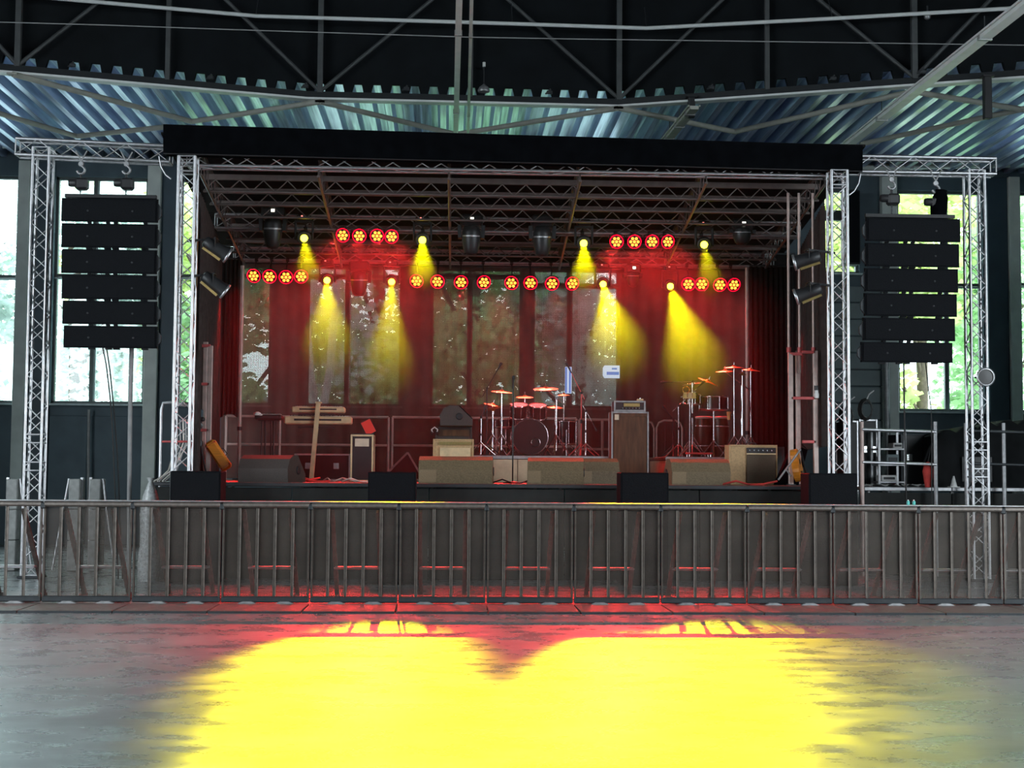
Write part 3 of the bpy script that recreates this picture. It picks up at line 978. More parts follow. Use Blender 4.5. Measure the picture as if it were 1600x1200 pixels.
# ================================================================== LINE ARRAYS
def line_array(px0, px1, ys, Y, label, side, bows):
    xa, xb = X(px0, Y), X(px1, Y)
    wd = xb - xa
    cx = (xa + xb) / 2
    pxm = (px0 + px1) / 2
    t = thing('line_array', label, 'speakers', (cx, Y, Z(pxm, ys[-1], Y)))
    zb = t.location.z
    for i in range(len(ys) - 1):
        z1 = Z(pxm, ys[i], Y) - zb; z0 = Z(pxm, ys[i + 1], Y) - zb
        h = z1 - z0 - .022
        sh = bows[i]
        el = (z0 + zb - 1.58) / 20.3
        hw = wd / 2 * (1 - .006 * i)
        dy = .02 * i
        # cabinet: front taller than the back, cut corners in plan
        fr = [(-hw, 0), (hw, 0), (hw + .0, .10), (hw - .10, .42), (-hw + .10, .42), (-hw, .10)]
        q = MB()
        vs = []
        for k, (x, y) in enumerate(fr):
            hz = h / 2 if y < .2 else h * .40
            vs.append(V((x + sh, y + dy, z0 + .011 + h / 2 - hz + y * el)))
        for k, (x, y) in enumerate(fr):
            hz = h / 2 if y < .2 else h * .40
            vs.append(V((x + sh, y + dy, z0 + .011 + h / 2 + hz + y * el)))
        n = 6
        q.add(vs, [tuple(reversed(range(n))), tuple(range(n, 2 * n))] + [(j, (j + 1) % n, n + (j + 1) % n, n + j) for j in range(n)])
        cab = q.build('speaker_cabinet', 'black_cab', t)
        MB().box((sh, dy - .008, z0 + .011 + h / 2), (2 * hw - .03, .016, h - .03), None, .006).build('grille', 'black_grille', cab)
        for x in (-.30, .33):
            MB().lathe([(.016, 0), (.014, .006), (.004, .008)], 10, Matrix.Translation((sh + x, dy - .016, z0 + h * .5)) @ Matrix.Rotation(R(90), 4, 'X')).build('badge', 'steel_dark', cab)
        for x in (-hw + .35, -.06, .05, hw - .2):
            MB().box((sh + x, dy + .2, z0 + .2 * el), (.05 + .04 * (i % 2), .06, .024)).build('link_pin', 'steel_dark', cab)
        ss = -side
        MB().prism([(sh + ss * hw, z0 + h * .15), (sh + ss * (hw + .055), z0 + h * .35), (sh + ss * (hw + .055), z0 + h * .65), (sh + ss * hw, z0 + h * .9)], dy + .04, dy + .09).build('rigging_plate', 'steel_dark', cab)
    zt = Z(pxm, ys[0], Y) - zb
    q = MB()
    q.box((0, .08, zt + .035), (wd * .96, .06, .05)); q.box((0, .36, zt + .035), (wd * .7, .06, .05))
    for x in (-.4, 0, .4):
        q.box((x, .22, zt + .035), (.05, .3, .045))
    q.build('flying_frame', 'black_paint', t)
    return t
YA = 20.3
line_array(85, 236, [309, 348, 388, 428, 468, 507, 544], YA, 'black six-box line array hanging at the left of the stage', -1, [0, 0, 0, .005, .015, .03])
line_array(1355, 1502, [340, 379, 418, 457, 495, 533, 567], YA, 'black six-box line array hanging at the right of the stage', 1, [.03, .02, .01, 0, -.02, -.05])
def hoist(px, ytop, yhook, ybody, ybot, label, bag=False):
    A = W(px, ytop, 20.6); zb = Z(px, ybot, 20.6)
    t = thing('chain_hoist', label, 'chain hoist', (A.x, A.y, zb))
    zt = A.z - zb; zh = Z(px, ybody - 19, 20.6) - zb; zy = Z(px, ybody, 20.6) - zb
    q = MB(); q.path([(-.08, 0, zt + .1), (0, 0, zt - .05), (0, 0, zh + .1)], .012, 5); q.path([(.08, 0, zt + .1), (0, 0, zt - .05)], .012, 5)
    q.build('sling', 'cable_grey', t)
    q = MB(); q.path([(0, 0, zh + .10)] + [(.055 * math.sin(a), 0, zh + .03 + .055 * math.cos(a)) for a in [x * .5 for x in range(1, 10)]], .019, 6)
    q.lathe([(.035, -.012), (.045, 0), (.035, .012)], 10, Matrix.Translation((0, 0, zh + .12)) @ Matrix.Rotation(R(90), 4, 'X'))
    q.build('hook', 'alu_dull', t)
    q = MB(); q.box((.02, 0, zy), (.18, .16, .17), None, .03); q.tube((0, 0, zy + .06), (0, 0, zh), .018, 6); q.lathe([(.05, -.12), (.06, -.09), (.06, .09), (.05, .12)], 12, Matrix.Translation((-.05, 0, zy + .02)) @ Matrix.Rotation(R(90), 4, 'Y'))
    q.build('motor', 'black_plastic', t)
    q = MB()
    for k in range(int(max(1, (zy - .06) / .03))):
        z = zy - .07 - k * .03
        q.box((0, 0, z), (.02 if k % 2 else .008, .008 if k % 2 else .02, .036))
    q.build('load_chain', 'steel_dark', t)
    if bag:
        MB().lathe([(.01, -.26), (.10, -.22), (.125, -.05), (.11, .12), (.08, .2), (.09, .22)], 14, Matrix.Translation((.05, 0, zy - .02)) @ Matrix.Rotation(R(8), 4, 'Y')).build('chain_bag', 'black_cloth', t)
hoist(127, 246, 262, 288, 310, 'left chain hoist above the left line array')
hoist(198, 248, 264, 288, 310, 'right chain hoist above the left line array')
hoist(1393, 276, 290, 312, 342, 'left chain hoist above the right line array')
hoist(1462, 278, 292, 318, 341, 'chain hoist with a black chain bag above the right line array', True)

# ================================================================== STAGE LAMPS
def clamp_parts(root, z, r=.0):
    """arm and hook from the lamp up to the front lower chord of its truss"""
    p = V(root.location)
    if p.y < 25.5:
        c = V((p.x, YM - .118, zroof(YM) - .12 - .118))
    else:
        c = V((p.x, YRB - .118, zBk - .118))
    c = c - p
    MB().tube((0, 0, z), c, .014, 6).build('arm', 'black_paint', root)
    MB().lathe([(.040, -.03), (.040, .03)], 10, Matrix.Translation(c) @ Matrix.Rotation(R(90), 4, 'Y')).build('clamp', 'black_paint', root)
def par(px, py, Y, label, group, yaw, tilt=18, watts=RED_W):
    p = W(px, py, Y)
    t = thing('par_can', label, 'stage light', tuple(p), 0, group)
    M = Matrix.Rotation(R(yaw), 4, 'Z') @ Matrix.Rotation(R(tilt * .5), 4, 'X') @ Matrix.Rotation(R(90), 4, 'X') @ Matrix.Scale(.98 if p.y < 25.5 else 1.1, 4)   # local +Z to the lens
    MB().lathe([(.05, -.10), (.085, -.08), (.095, -.02), (.105, .03), (.112, .05), (.104, .055)], 20).build('housing', 'black_plastic', t, (0, 0, 0), M)
    MB().lathe([(.118, .044), (.122, .050)], 20).build('glare_ring', 'red_glare', t, (0, 0, 0), M)
    for k in range(7):
        a = k * math.pi / 3
        x, y = (0, 0) if k == 6 else (.064 * math.cos(a), .064 * math.sin(a))
        MB().lathe([(.026, .0), (.026, .01), (.018, .018), (.004, .021)], 12, Matrix.Translation((x, y, .048))).build('led_lens', 'red_led', t, (0, 0, 0), M)
    q = MB()
    q.path([(-.125, 0, -.02), (-.125, .01, .10), (0, .02, .15), (.125, .01, .10), (.125, 0, -.02)], .010, 6)
    q.build('yoke', 'black_paint', t)
    clamp_parts(t, .14)
    d = Matrix.Rotation(R(yaw), 3, 'Z') @ V((0, -math.cos(R(tilt)), -math.sin(R(tilt))))
    d0 = (M.to_3x3() @ V((0, 0, 1))).normalized()
    spot('red_beam', t, d0 * .11, d, watts, (1, .03, .03), 40, .7, .08)
    return t
YU, YL = 23.9, 27.0
rows = [('upper left row of four', [(537, 367), (562, 368), (589, 368), (611, 369)], YU),
        ('upper right row of four', [(964, 377), (991, 377), (1018, 377), (1042, 377)], YU),
        ('lower row of four at far left', [(398, 430), (422, 431), (447, 432), (470, 431)], YL),
        ('lower row of four left of centre', [(652, 438), (684, 439), (720, 440), (755, 440)], YL),
        ('lower row of four right of centre', [(800, 441), (829, 441), (862, 442), (893, 442)], YL),
        ('lower row of four at far right', [(1076, 443), (1096, 443), (1124, 444), (1145, 444)], YL)]
for nm, ps, Y in rows:
    for k, (px, py) in enumerate(ps):
        par(px, py, Y, 'red-lit LED par can, %s from left in the %s' % (ORD[k], nm), 'red LED par cans', [-14, -4, 4, 13][k], 37 if Y == YU else 44, RED_W * (1.4 if Y == YU else .6))

def moving_wash(px, py, Y, label, aim, deg, watts):
    p = W(px, py, Y)
    t = thing('moving_light', label, 'stage light', tuple(p), 0, 'lit yellow moving lights')
    d = (V(aim) - p).normalized()
    M = look(d)
    MB().box((0, 0, .33), (.24, .20, .11), None, .03).build('base', 'black_plastic', t)
    q = MB()
    for sx in (-1, 1):
        q.box((sx * .145, 0, .12), (.035, .09, .34), None, .012)
    q.box((0, 0, .265), (.31, .10, .04), None, .012)
    q.build('yoke', 'black_plastic', t)
    MB().lathe([(.03, -.17), (.09, -.15), (.12, -.08), (.125, .04), (.12, .075), (.105, .08)], 20).build('head', 'black_plastic', t, (0, 0, 0), M)
    MB().lathe([(.062, .078), (.06, .088), (.04, .100), (.005, .106)], 20).build('lens', 'yellow_led', t, (0, 0, 0), M)
    MB().box((-.03, -.103, .345), (.03, .008, .02)).build('status_light', 'status_red', t)
    clamp_parts(t, .38)
    spot('yellow_beam', t, d * .16, d, watts, (1, .90, .0), deg * 1.12, .75, .04)
def fl(px, py):
    return H(px, py, 0)
YW = YELLOW_W
for px, py, Y, nm, aim, deg, wt in (
        (475, 371, YU, 'far left of the upper lights', fl(575, 1180), 7.5, YW * .6),
        (660, 374, YU, 'upper, right of the left red row', fl(655, 1180), 8.5, YW),
        (912, 379, YU, 'upper, left of the right red row', fl(930, 1180), 8.5, YW),
        (1100, 381, YU, 'upper, far right, beam slanting to the right', fl(1230, 1130), 8.5, YW * .35),
        (511, 437, YL, 'lower, left of the large dark moving light', fl(525, 1085), 8.2, YW * .9),
        (612, 439, YL, 'lower, right of the large dark moving light', fl(590, 1022), 8, YW * .9),
        (942, 443, YL, 'lower, with a broad beam in the haze right of centre', fl(1085, 1085), 9.5, YW * 1.4),
        (1047, 446, YL, 'lower, with the brightest beam left of the far right red row', fl(1235, 1035), 10, YW * 1.5)):
    moving_wash(px, py, Y, 'yellow-lit moving light, ' + nm, aim, deg, wt)

def moving_profile(px, y0, y1, Y, label, wpx=38, disp=True):
    z1, z0 = Z(px, y0, Y), Z(px, y1, Y)
    h = z1 - z0
    p = V((X(px, Y), Y, z0))
    t = thing('moving_spotlight', label, 'stage light', tuple(p), 0, 'large dark moving heads')
    k = wpx * Y / F
    MB().box((0, 0, h - .11), (k * .95, .30, .2), None, .04).build('base', 'black_plastic', t)
    q = MB()
    for sx in (-1, 1):
        q.prism([(sx * k * .5 - .03, h - .2), (sx * k * .5 + .03, h - .2), (sx * k * .47 + .03, h * .38), (sx * k * .47 - .03, h * .38)], -.09, .09)
    q.box((0, 0, h - .19), (k * .9, .12, .05))
    q.build('yoke', 'black_plastic', t)
    M = Matrix.Rotation(R(8), 4, 'X')
    hd = MB().lathe([(.02, h * .70), (k * .30, h * .68), (k * .38, h * .55), (k * .38, h * .3), (k * .33, h * .12), (k * .28, h * .02), (k * .25, 0)], 18, M).build('head', 'black_plastic', t)
    MB().lathe([(k * .24, -.004), (k * .2, -.02), (.01, -.03)], 18, M).build('lens', 'drum_head_black', t)
    MB().lathe([(k * .385, h * .42), (k * .392, h * .44), (k * .385, h * .46)], 18, M, False).build('trim_ring', 'alu_dull', hd)
    if disp:
        MB().box((.01, -.155, h - .10), (.06, .008, .05)).build('display', 'display_white', t)
    clamp_parts(t, h - .05)
moving_profile(420, 322, 386, 23.9, 'large dark moving head at upper left with a lit display')
moving_profile(733, 335, 396, 23.9, 'large dark moving head left of centre with a lit display')
moving_profile(845, 336, 398, 23.9, 'large dark moving head right of centre without a lit display', 38, False)
moving_profile(1160, 342, 380, 23.9, 'large dark moving head at upper right turned upwards with a lit display')
moving_profile(557, 408, 461, 26.9, 'large dark moving head hanging low over the keyboards', 34, False)
moving_profile(988, 412, 446, 26.9, 'dark moving head hanging low over the bass cabinet', 26, True)

def profile_lamp(px, py, Y, label, dx, dz, arm):
    p = W(px, py, Y)
    t = thing('profile_spotlight', label, 'stage light', tuple(p), 0, 'unlit spotlights on the towers')
    d = V((dx, .25, dz)).normalized()
    M = look(d)
    MB().lathe([(.06, -.20), (.085, -.18), (.09, -.05), (.10, .12), (.115, .18), (.118, .20), (.105, .20)], 18).build('housing', 'black_plastic', t, (0, 0, 0), M)
    MB().lathe([(.118, .17), (.123, .18), (.123, .205), (.112, .208)], 18, None, False).build('front_ring', 'alu', t, (0, 0, 0), M)
    MB().lathe([(.10, .19), (.06, .2), (.005, .202)], 18).build('lens', 'drum_head_black', t, (0, 0, 0), M)
    q = MB(); q.bar((0, -.092, -.17), (0, -.112, .13), .05, .012)
    q.build('side_rib', 'brass', t, (0, 0, 0), M)
    q = MB()
    for s_ in (-1, 1):
        q.bar((s_ * .12 * 0, s_ * .115, 0), (0, s_ * .115, .14), .03, .01)
    q.bar((0, -.115, .14), (0, .115, .14), .03, .01)
    q.bar((0, 0, .14), (arm, 0, .10), .03, .03)
    q.build('bracket', 'black_paint', t)
profile_lamp(338, 388, 20.68, 'upper unlit spotlight beside the left front tower', .75, -.45, -.42)
profile_lamp(335, 443, 20.68, 'lower unlit spotlight beside the left front tower', .75, -.55, -.36)
profile_lamp(1261, 405, 20.68, 'upper unlit spotlight beside the right front tower', -.85, -.22, .42)
profile_lamp(1263, 457, 20.68, 'lower unlit spotlight beside the right front tower', -.85, -.30, .42)

# ================================================================== CROWD BARRIER
YBAR = 16.86
xb0, xb9 = X(210, YBAR), X(1432, YBAR)
PWD = (xb9 - xb0) / 9
HB = 1.2
proto = {}
def bpart(name, key, make, m, root, loc=(0, 0, 0)):
    if key not in proto:
        proto[key] = make().build(name, m, root, loc)
        return proto[key]
    return inst(proto[key], name, root, loc)
n0, n1 = -3, 11
for i in range(n0, n1):
    x = xb0 + (i + .5) * PWD
    if i == -3 : continue
    if i == -2:
        lb = 'open crowd barrier panel with bare bars at the left end'
    elif i < 9:
        lb = 'perforated metal crowd barrier panel, %s from the left' % ORD[i + 1]
    else:
        lb = ['perforated metal crowd barrier panel, last but one at right', 'perforated metal crowd barrier panel cut by the right edge'][i - 9]
    t = thing('crowd_barrier', lb, 'barrier', (x, YBAR, 0), 0, 'crowd barrier panels in front of the stage')
    hw = PWD / 2
    if i >= -1:
        bpart('sheet', 's', lambda: MB().box((0, 0, .62), (PWD - .05, .004, 1.06)), 'perforated_sheet', t)
    bpart('top_rail', 'tr', lambda: MB().box((0, -.02, HB - .03), (PWD - .012, .11, .06), None, .018), 'barrier_alu', t)
    bpart('cap_strip', 'cs', lambda: MB().box((0, .0, HB + .008), (PWD - .002, .16, .014), None, .004), 'alu', t)
    bpart('bottom_rail', 'br', lambda: MB().box((0, -.01, .07), (PWD - .012, .06, .07), None, .012), 'steel_dark', t)
    for k in range(4):
        bpart('bar', 'b', lambda: MB().box((0, -.022, HB / 2 + .02), (.034, .03, HB - .16), None, .008), 'bar_alu', t, (-hw + PWD * (k + 1) / 5, 0, 0))
    for sx in (-1, 1):
        bpart('end_post', 'ep', lambda: MB().bar((0, -.02, .05), (0, -.02, HB - .05), .03, .022), 'bar_alu', t, (sx * (hw - .02), 0, 0))
        bpart('bolt', 'bo', lambda: MB().box((0, -.06, HB - .05), (.045, .03, .075), None, .012), 'steel_dark', t, (sx * (hw - .004), 0, 0))
        bpart('rear_brace', 'rb', lambda: MB().bar((0, .04, 1.10), (0, .98, .05), .05, .04), 'barrier_alu', t, (sx * .27, 0, 0))
        bpart('foot_tube', 'ft', lambda: MB().bar((0, .0, .03), (0, 1.05, .03), .05, .05), 'barrier_alu', t, (sx * .27, 0, 0))
    bpart('step', 'st', lambda: MB().box((0, .62, .40), (.56, .22, .03), None, .008), 'alu', t)
    bpart('floor_plate', 'fp', lambda: MB().box((0, -.47, .014), (PWD - .014, .92, .022), None, .006), 'barrier_alu', t)
    bpart('plate_ramp', 'pr', lambda: MB().prism([(-hw + .008, 0), (hw - .008, 0), (hw - .008, .022), (-hw + .008, .022)], -.96, -.935), 'steel_dark', t)
    for sx in (-.2, .22):
        bpart('plate_hinge', 'ph', lambda: MB().prism([(-.11, .026), (-.05, .05), (.05, .05), (.11, .026)], -.10, -.03), 'alu_dull', t, (sx * PWD, 0, 0))

# ================================================================== FRONT FILL SPEAKERS (in front of the stage)
for px0, px1, nm in ((266, 345, 'at the foot of the left front tower'), (575, 650, 'below the rack case with laptop'), (970, 1045, 'in front of the bass cabinet'), (1264, 1340, 'at the foot of the right front tower')):
    Y = 19.9
    xa, xb = X(px0, Y), X(px1, Y)
    zt = Z((px0 + px1) / 2, 736 + (px0 - 266) * .0035, Y)
    wd = xb - xa
    sub = thing('subwoofer', 'black subwoofer on the floor behind the barrier ' + nm, 'speaker', ((xa + xb) / 2, Y + .25, 0), 0, 'subwoofers along the stage front')
    MB().box((0, 0, .52), (wd, .5, 1.02), None, .012).build('cabinet', 'black_cab', sub)
    MB().box((0, -.255, .52), (wd - .05, .012, .95), None, .005).build('grille', 'black_grille', sub)
    for sx in (-1, 1):
        MB().box((sx * wd * .35, 0, .005), (.06, .4, .01)).build('skid', 'rubber', sub)
    ff = thing('front_fill_speaker', 'black front fill speaker ' + nm, 'speaker', ((xa + xb) / 2, Y + .25, 1.03), 0, 'front fill speakers along the stage front')
    h = zt - 1.03
    MB().box((0, 0, h / 2), (wd, .48, h), None, .012).build('cabinet', 'black_cab', ff)
    MB().box((0, -.245, h / 2), (wd - .04, .012, h - .04), None, .005).build('grille', 'black_grille', ff)
    MB().box((0, -.253, .05), (.03, .004, .012)).build('badge', 'alu_dull', ff)

# ================================================================== ON THE STAGE
def wedge(px0, px1, ytop, Y, label, rz, depth=.56, m1='wedge_paint', m2='wedge_grille', z=ZD, h=None, group='floor wedge monitors'):
    xa, xb = X(px0, Y), X(px1, Y)
    wd = (xb - xa) / (abs(math.cos(rz)) + .25 * abs(math.sin(rz)))
    h = h or (Z((px0 + px1) / 2, ytop, Y) - z)
    t = thing('wedge_monitor', label, 'monitor speaker', ((xa + xb) / 2, Y + .25, z), rz, group)
    pr = [(-depth * .48, .0), (depth * .5, 0), (depth * .5, h * .3), (depth * .06, h), (-depth * .2, h), (-depth * .38, h * .86), (-depth * .5, h * .5)]
    n = len(pr)
    vs = [V((-wd / 2, y, zz)) for y, zz in pr] + [V((wd / 2, y, zz)) for y, zz in pr]
    MB().add(vs, [tuple(reversed(range(n))), tuple(range(n, 2 * n))] + [(i, n + i, n + (i + 1) % n, (i + 1) % n)[::-1] for i in range(n)]).build('cabinet', m1, t)
    A = V((0, depth * .5, h * .3)); B = V((0, depth * .06, h))
    nrm = V((0, h * .7, depth * .44)).normalized()
    c = (A + B) / 2 + nrm * .008
    e = (B - A).normalized()
    Mx = Matrix((V((1, 0, 0)), nrm, e)).transposed().to_4x4()
    MB().box((0, 0, 0), (wd - .05, .016, (B - A).length - .03), None, .006).build('grille', 'black_grille', t, c, Mx)
    MB().hexa([V((-wd * .49, -depth * .485, .02)), V((-wd * .26, -depth * .485, .02)), V((-wd * .26, -depth * .47, .02)), V((-wd * .49, -depth * .47, .02)),
               V((-wd * .49, -depth * .508, h * .5)), V((-wd * .26, -depth * .508, h * .5)), V((-wd * .26, -depth * .49, h * .5)), V((-wd * .49, -depth * .49, h * .5))]).build('rear_panel', m2, t)
    for sx in (-1, 1):
        q = MB(); q.lathe([(h * .17, 0), (h * .17, .012), (h * .12, .014)], 14, Matrix.Translation((sx * wd / 2, .05, h * .45)) @ Matrix.Rotation(R(90 * sx), 4, 'Y'))
        q.build('side_handle', 'black_paint', t)
    for sx in (-1, 1):
        MB().box((sx * (wd / 2 - .05), 0, .004), (.05, depth * .8, .008)).build('foot', 'rubber', t)
    return t
wedge(377, 466, 711, 21.2, 'dark wedge monitor in front of the keyboards', R(-20), .6, 'tolex_dark', 'tolex_dark')
wedge(655, 772, 713, 21.2, 'wide wedge monitor with a tan grille left of the microphone stand', R(-4), .6)
wedge(826, 915, 715, 21.2, 'wedge monitor with a tan grille right of the microphone stand', R(-6), .6)
wedge(905, 966, 716, 21.75, 'wedge monitor tucked behind the right end of the centre wedge', R(10), .5)
wedge(1045, 1140, 717, 21.3, 'wedge monitor in front of the percussion riser', R(5), .6)

def riser(px0, px1, y, Y0, Y1, label):
    xa, xb = X(px0, Y0), X(px1, Y0)
    z = Z((px0 + px1) / 2, y, Y0)
    t = thing('riser', label, 'riser', ((xa + xb) / 2, (Y0 + Y1) / 2, ZD), 0, 'instrument risers')
    h = z - ZD
    MB().box((0, 0, h - .03), (xb - xa, Y1 - Y0, .06), None, .008).build('top', 'stage_ply', t)
    n = 3
    for k in range(n):
        wx_ = (xb - xa) / n
        MB().box((-(xb - xa) / 2 + wx_ * (k + .5), -(Y1 - Y0) / 2 + .03, (h - .06) / 2), (wx_ - .01, .02, h - .07), None, .004).build('front_panel', 'riser_ply', t)
    for sx in (-1, 1):
        MB().box((sx * ((xb - xa) / 2 - .03), 0, (h - .06) / 2), (.02, (Y1 - Y0) - .05, h - .07)).build('side_panel', 'riser_ply', t)
    MB().box((0, -(Y1 - Y0) / 2 - .006, h - .03), (xb - xa, .012, .05)).build('edge_strip', 'alu_dull', t)
    return z
ZRD = riser(738, 950, 712, 23.6, 25.8, 'drum riser with pale plywood front')
ZRP = riser(1040, 1200, 714, 23.6, 25.6, 'percussion riser at the right')

# ---- keyboards
YK = 24.0
def keyboard(px0, px1, ytop, ybot, label, m='stand_cream', depth=.32, z=None, keys=True):
    xa, xb = X(px0, YK), X(px1, YK)
    pm = (px0 + px1) / 2
    z0 = Z(pm, ybot, YK) if z is None else z
    h = max(.07, Z(pm, ytop, YK) - Z(pm, ybot, YK))
    t = thing('keyboard', label, 'keyboard', ((xa + xb) / 2, YK, z0), 0, 'stage keyboards')
    wd = xb - xa
    MB().box((0, 0, h / 2), (wd, depth, h), None, .02).build('case', m, t)
    MB().box((0, -depth / 2 - .004, h * .55), (wd * .7, .01, h * .25)).build('rear_panel', 'black_plastic', t)
    if keys:
        k_ = MB()
        MB().box((0, .05, h + .006), (wd * .88, .14, .014), None, .003).build('white_keys', 'keys_white', t)
        n = 20
        q = MB()
        for i in range(n):
            if i % 7 in (2, 6): continue
            q.box((-wd * .42 + wd * .84 * i / n, .015, h + .018), (wd * .018, .08, .014))
        o = q.build('black_keys', 'black_paint', t); o['kind'] = 'stuff'
    return t, z0
ks = thing('keyboard_stand', 'cream column keyboard stand with two tiers', 'stand', (X(494, YK), YK, ZD))
kt = Z(498, 631, YK) - ZD
MB().bar((-.06, -.19, .02), (.035, -.19, kt), .10, .07).build('column', 'stand_cream', ks)
MB().box((.04, -.19, kt + .01), (.11, .09, .03), None, .008).build('cap', 'stand_cream', ks)
for a in (-40, 40, 140, 220):
    MB().bar((-.06, -.19, .03), (-.06 + math.sin(R(a)) * .38, -.19 - math.cos(R(a)) * .30, .02), .05, .03).build('foot', 'black_paint', ks)
zu = Z(497, 646, YK) - ZD; zl = Z(497, 666, YK) - ZD
for z in (zu, zl):
    for sx in (-.28, .28):
        MB().bar((sx, -.16, z - .02), (sx, .16, z - .02), .035, .03).build('tier_arm', 'black_paint', ks)
    MB().bar((-.28, -.14, z - .02), (.28, -.14, z - .02), .03, .03).build('tier_bar', 'black_paint', ks)
keyboard(455, 538, 636, 645, 'slim upper keyboard on the cream column stand', 'stand_cream', .30)
keyboard(444, 549, 651, 663, 'wide lower keyboard on the cream column stand', 'stand_cream', .32)
t, z0 = keyboard(398, 440, 648, 656, 'dark stage piano on thin legs left of the column stand', 'black_plastic', .30)
kst = thing('keyboard_stand', 'thin black legged stand under the dark stage piano', 'stand', (X(419, YK), YK, ZD))
for px in (408, 413, 422, 427):
    MB().tube((X(px, YK) - X(419, YK), -.05 if px in (408, 427) else .1, 0), (X(px, YK) - X(419, YK), 0, z0 - ZD), .014, 6).build('leg', 'black_paint', kst)
MB().bar((-.17, 0, z0 - ZD - .01), (.17, 0, z0 - ZD - .01), .2, .015).build('tray', 'black_paint', kst)
p = W(402, 648, YK - .1)
t = thing('towel', 'small pale cloth on the end of the dark stage piano', 'cloth', tuple(p))
MB().lathe([(.02, -.02), (.07, -.01), (.06, .03), (.02, .05)], 10, Matrix.Diagonal((1, .8, 1, 1))).build('fold', 'white_plastic', t)
MB().lathe([(.02, -.02), (.05, -.015), (.04, .01)], 8, Matrix.Translation((.06, -.01, 0))).build('tail', 'white_plastic', t)

def case(px0, px1, ytop, Y, depth, label, base=ZD, m='black_paint', trim='alu', name='flight_case', cat='flight case'):
    latches = cat == 'flight case'
    xa, xb = X(px0, Y), X(px1, Y)
    z1 = Z((px0 + px1) / 2, ytop, Y)
    h = z1 - base; wd = xb - xa
    t = thing(name, label, cat, ((xa + xb) / 2, Y + depth / 2, base), 0)
    MB().box((0, 0, h / 2), (wd - .02, depth - .02, h - .02)).build('body', m, t)
    e = .03
    for sx in (-1, 1):
        for sy in (-1, 1):
            MB().box((sx * (wd / 2 - e / 2), sy * (depth / 2 - e / 2), h / 2), (e, e, h), None, .005).build('corner_trim', trim, t)
    for sy in (-1, 1):
        for z in (e / 2, h - e / 2):
            MB().box((0, sy * (depth / 2 - e / 2), z), (wd - 2 * e, e, e), None, .005).build('edge_trim', trim, t)
    for sx in (-.25, .25) if latches else ():
        MB().box((sx * wd, -depth / 2 - .005, h * .55), (.10, .015, .11), None, .004).build('latch', 'chrome', t)
    return t, h, wd
case(459, 547, 709, 25.0, .6, 'low dark flight case behind the keyboard stand')
t, h, wd = case(547, 583, 679, 23.2, .5, 'pale-edged upright rack case right of the keyboards', ZD, 'black_plastic', 'stand_cream', 'rack_case', 'rack case')
MB().box((0, -.255, h - .13), (wd * .62, .012, .13), None, .004).build('name_plate', 'paper_tag', t)
p = W(566, 678, 23.35)
t = thing('laptop', 'open laptop with a red screen on the rack case', 'laptop', (p.x, p.y + .1, ZD + h))
Mx = Matrix.Rotation(R(14), 4, 'Z')
MB().box((0, 0, .012), (.34, .24, .02), None, .005).build('keyboard_base', 'black_plastic', t, (0, 0, 0), Mx)
S_ = Matrix.Translation((.09, .10, .13)) @ Matrix.Rotation(R(-28), 4, 'Y') @ Matrix.Rotation(R(-12), 4, 'X')
MB().box((0, 0, 0), (.19, .012, .26), None, .004).build('lid', 'black_plastic', t, (0, 0, 0), S_)
MB().box((0, -.008, 0), (.165, .004, .235)).build('screen', 'screen_red', t, (0, 0, 0), S_)

# ---- amplifiers left of the drums
YP = 23.2
t, h, wd = case(676, 740, 686, YP, .35, 'tan guitar amplifier at the bottom of the stack left of the drums', ZD, 'tolex_tan', 'tolex_tan', 'guitar_amplifier', 'amplifier')
zt = ZD + h
MB().box((.03, -.185, h * .45), (wd * .75, .012, h * .7), None, .004).build('front_cloth', 'stand_cream', t)
MB().box((.03, -.19, h * .9), (wd * .8, .01, .05)).build('panel', 'brass', t)
t2, h2, wd2 = case(680, 737, 667, YP, .34, 'dark amplifier head on the tan guitar amplifier', zt, 'tolex_dark', 'tolex_dark', 'amplifier_head', 'amplifier')
MB().box((0, -.178, h2 * .5), (wd2 * .85, .01, h2 * .5)).build('control_panel', 'dark_wood', t2)
wm = wedge(687, 736, 637, YP + .02, 'small dark wedge speaker standing on the amplifier stack', R(-90), .52, 'tolex_dark', 'grille_cloth', zt + h2, None, None)
p = W(671, 676, YP)
t = thing('headphones', 'pale headset hooked on the left end of the amplifier head', 'headset', tuple(W(679, 676, YP - .03)))
MB().path([(-.03, 0, 0), (-.05, 0, .05), (0, 0, .09), (.05, 0, .05), (.04, 0, 0)], .012, 6).build('band', 'white_plastic', t)
for sx in (-1, 1):
    MB().lathe([(.03, -.012), (.03, .012)], 10, Matrix.Translation((sx * .04, 0, -.01)) @ Matrix.Rotation(R(90), 4, 'Y')).build('ear_cup', 'black_plastic', t)
# folding ramp or dark triangular case behind
t = thing('folded_stand', 'folded grey triangular stand behind the left front fill speaker', 'stand', (X(630, 24.5), 24.5, ZD))
A, B, C_ = W(606, 738, 24.5), W(637, 707, 24.5), W(655, 738, 24.5)
o_ = V(t.location)
MB().bar(A - o_, B - o_, .05, .03).build('side_bar', 'alu_dull', t); MB().bar(B - o_, C_ - o_, .05, .03).build('side_bar', 'alu_dull', t)
MB().bar(V((A.x, A.y, ZD + .03)) - o_, V((C_.x, C_.y, ZD + .03)) - o_, .05, .03).build('foot_bar', 'alu_dull', t)
pl = [(A - o_), (B - o_), (C_ - o_)]
MB().add([q_ + V((0, .02, -.03)) for q_ in pl] + [q_ + V((0, .05, -.03)) for q_ in pl], [(0, 1, 2), (5, 4, 3), (0, 3, 4, 1), (1, 4, 5, 2), (2, 5, 3, 0)]).build('panel', 'black_plastic', t)

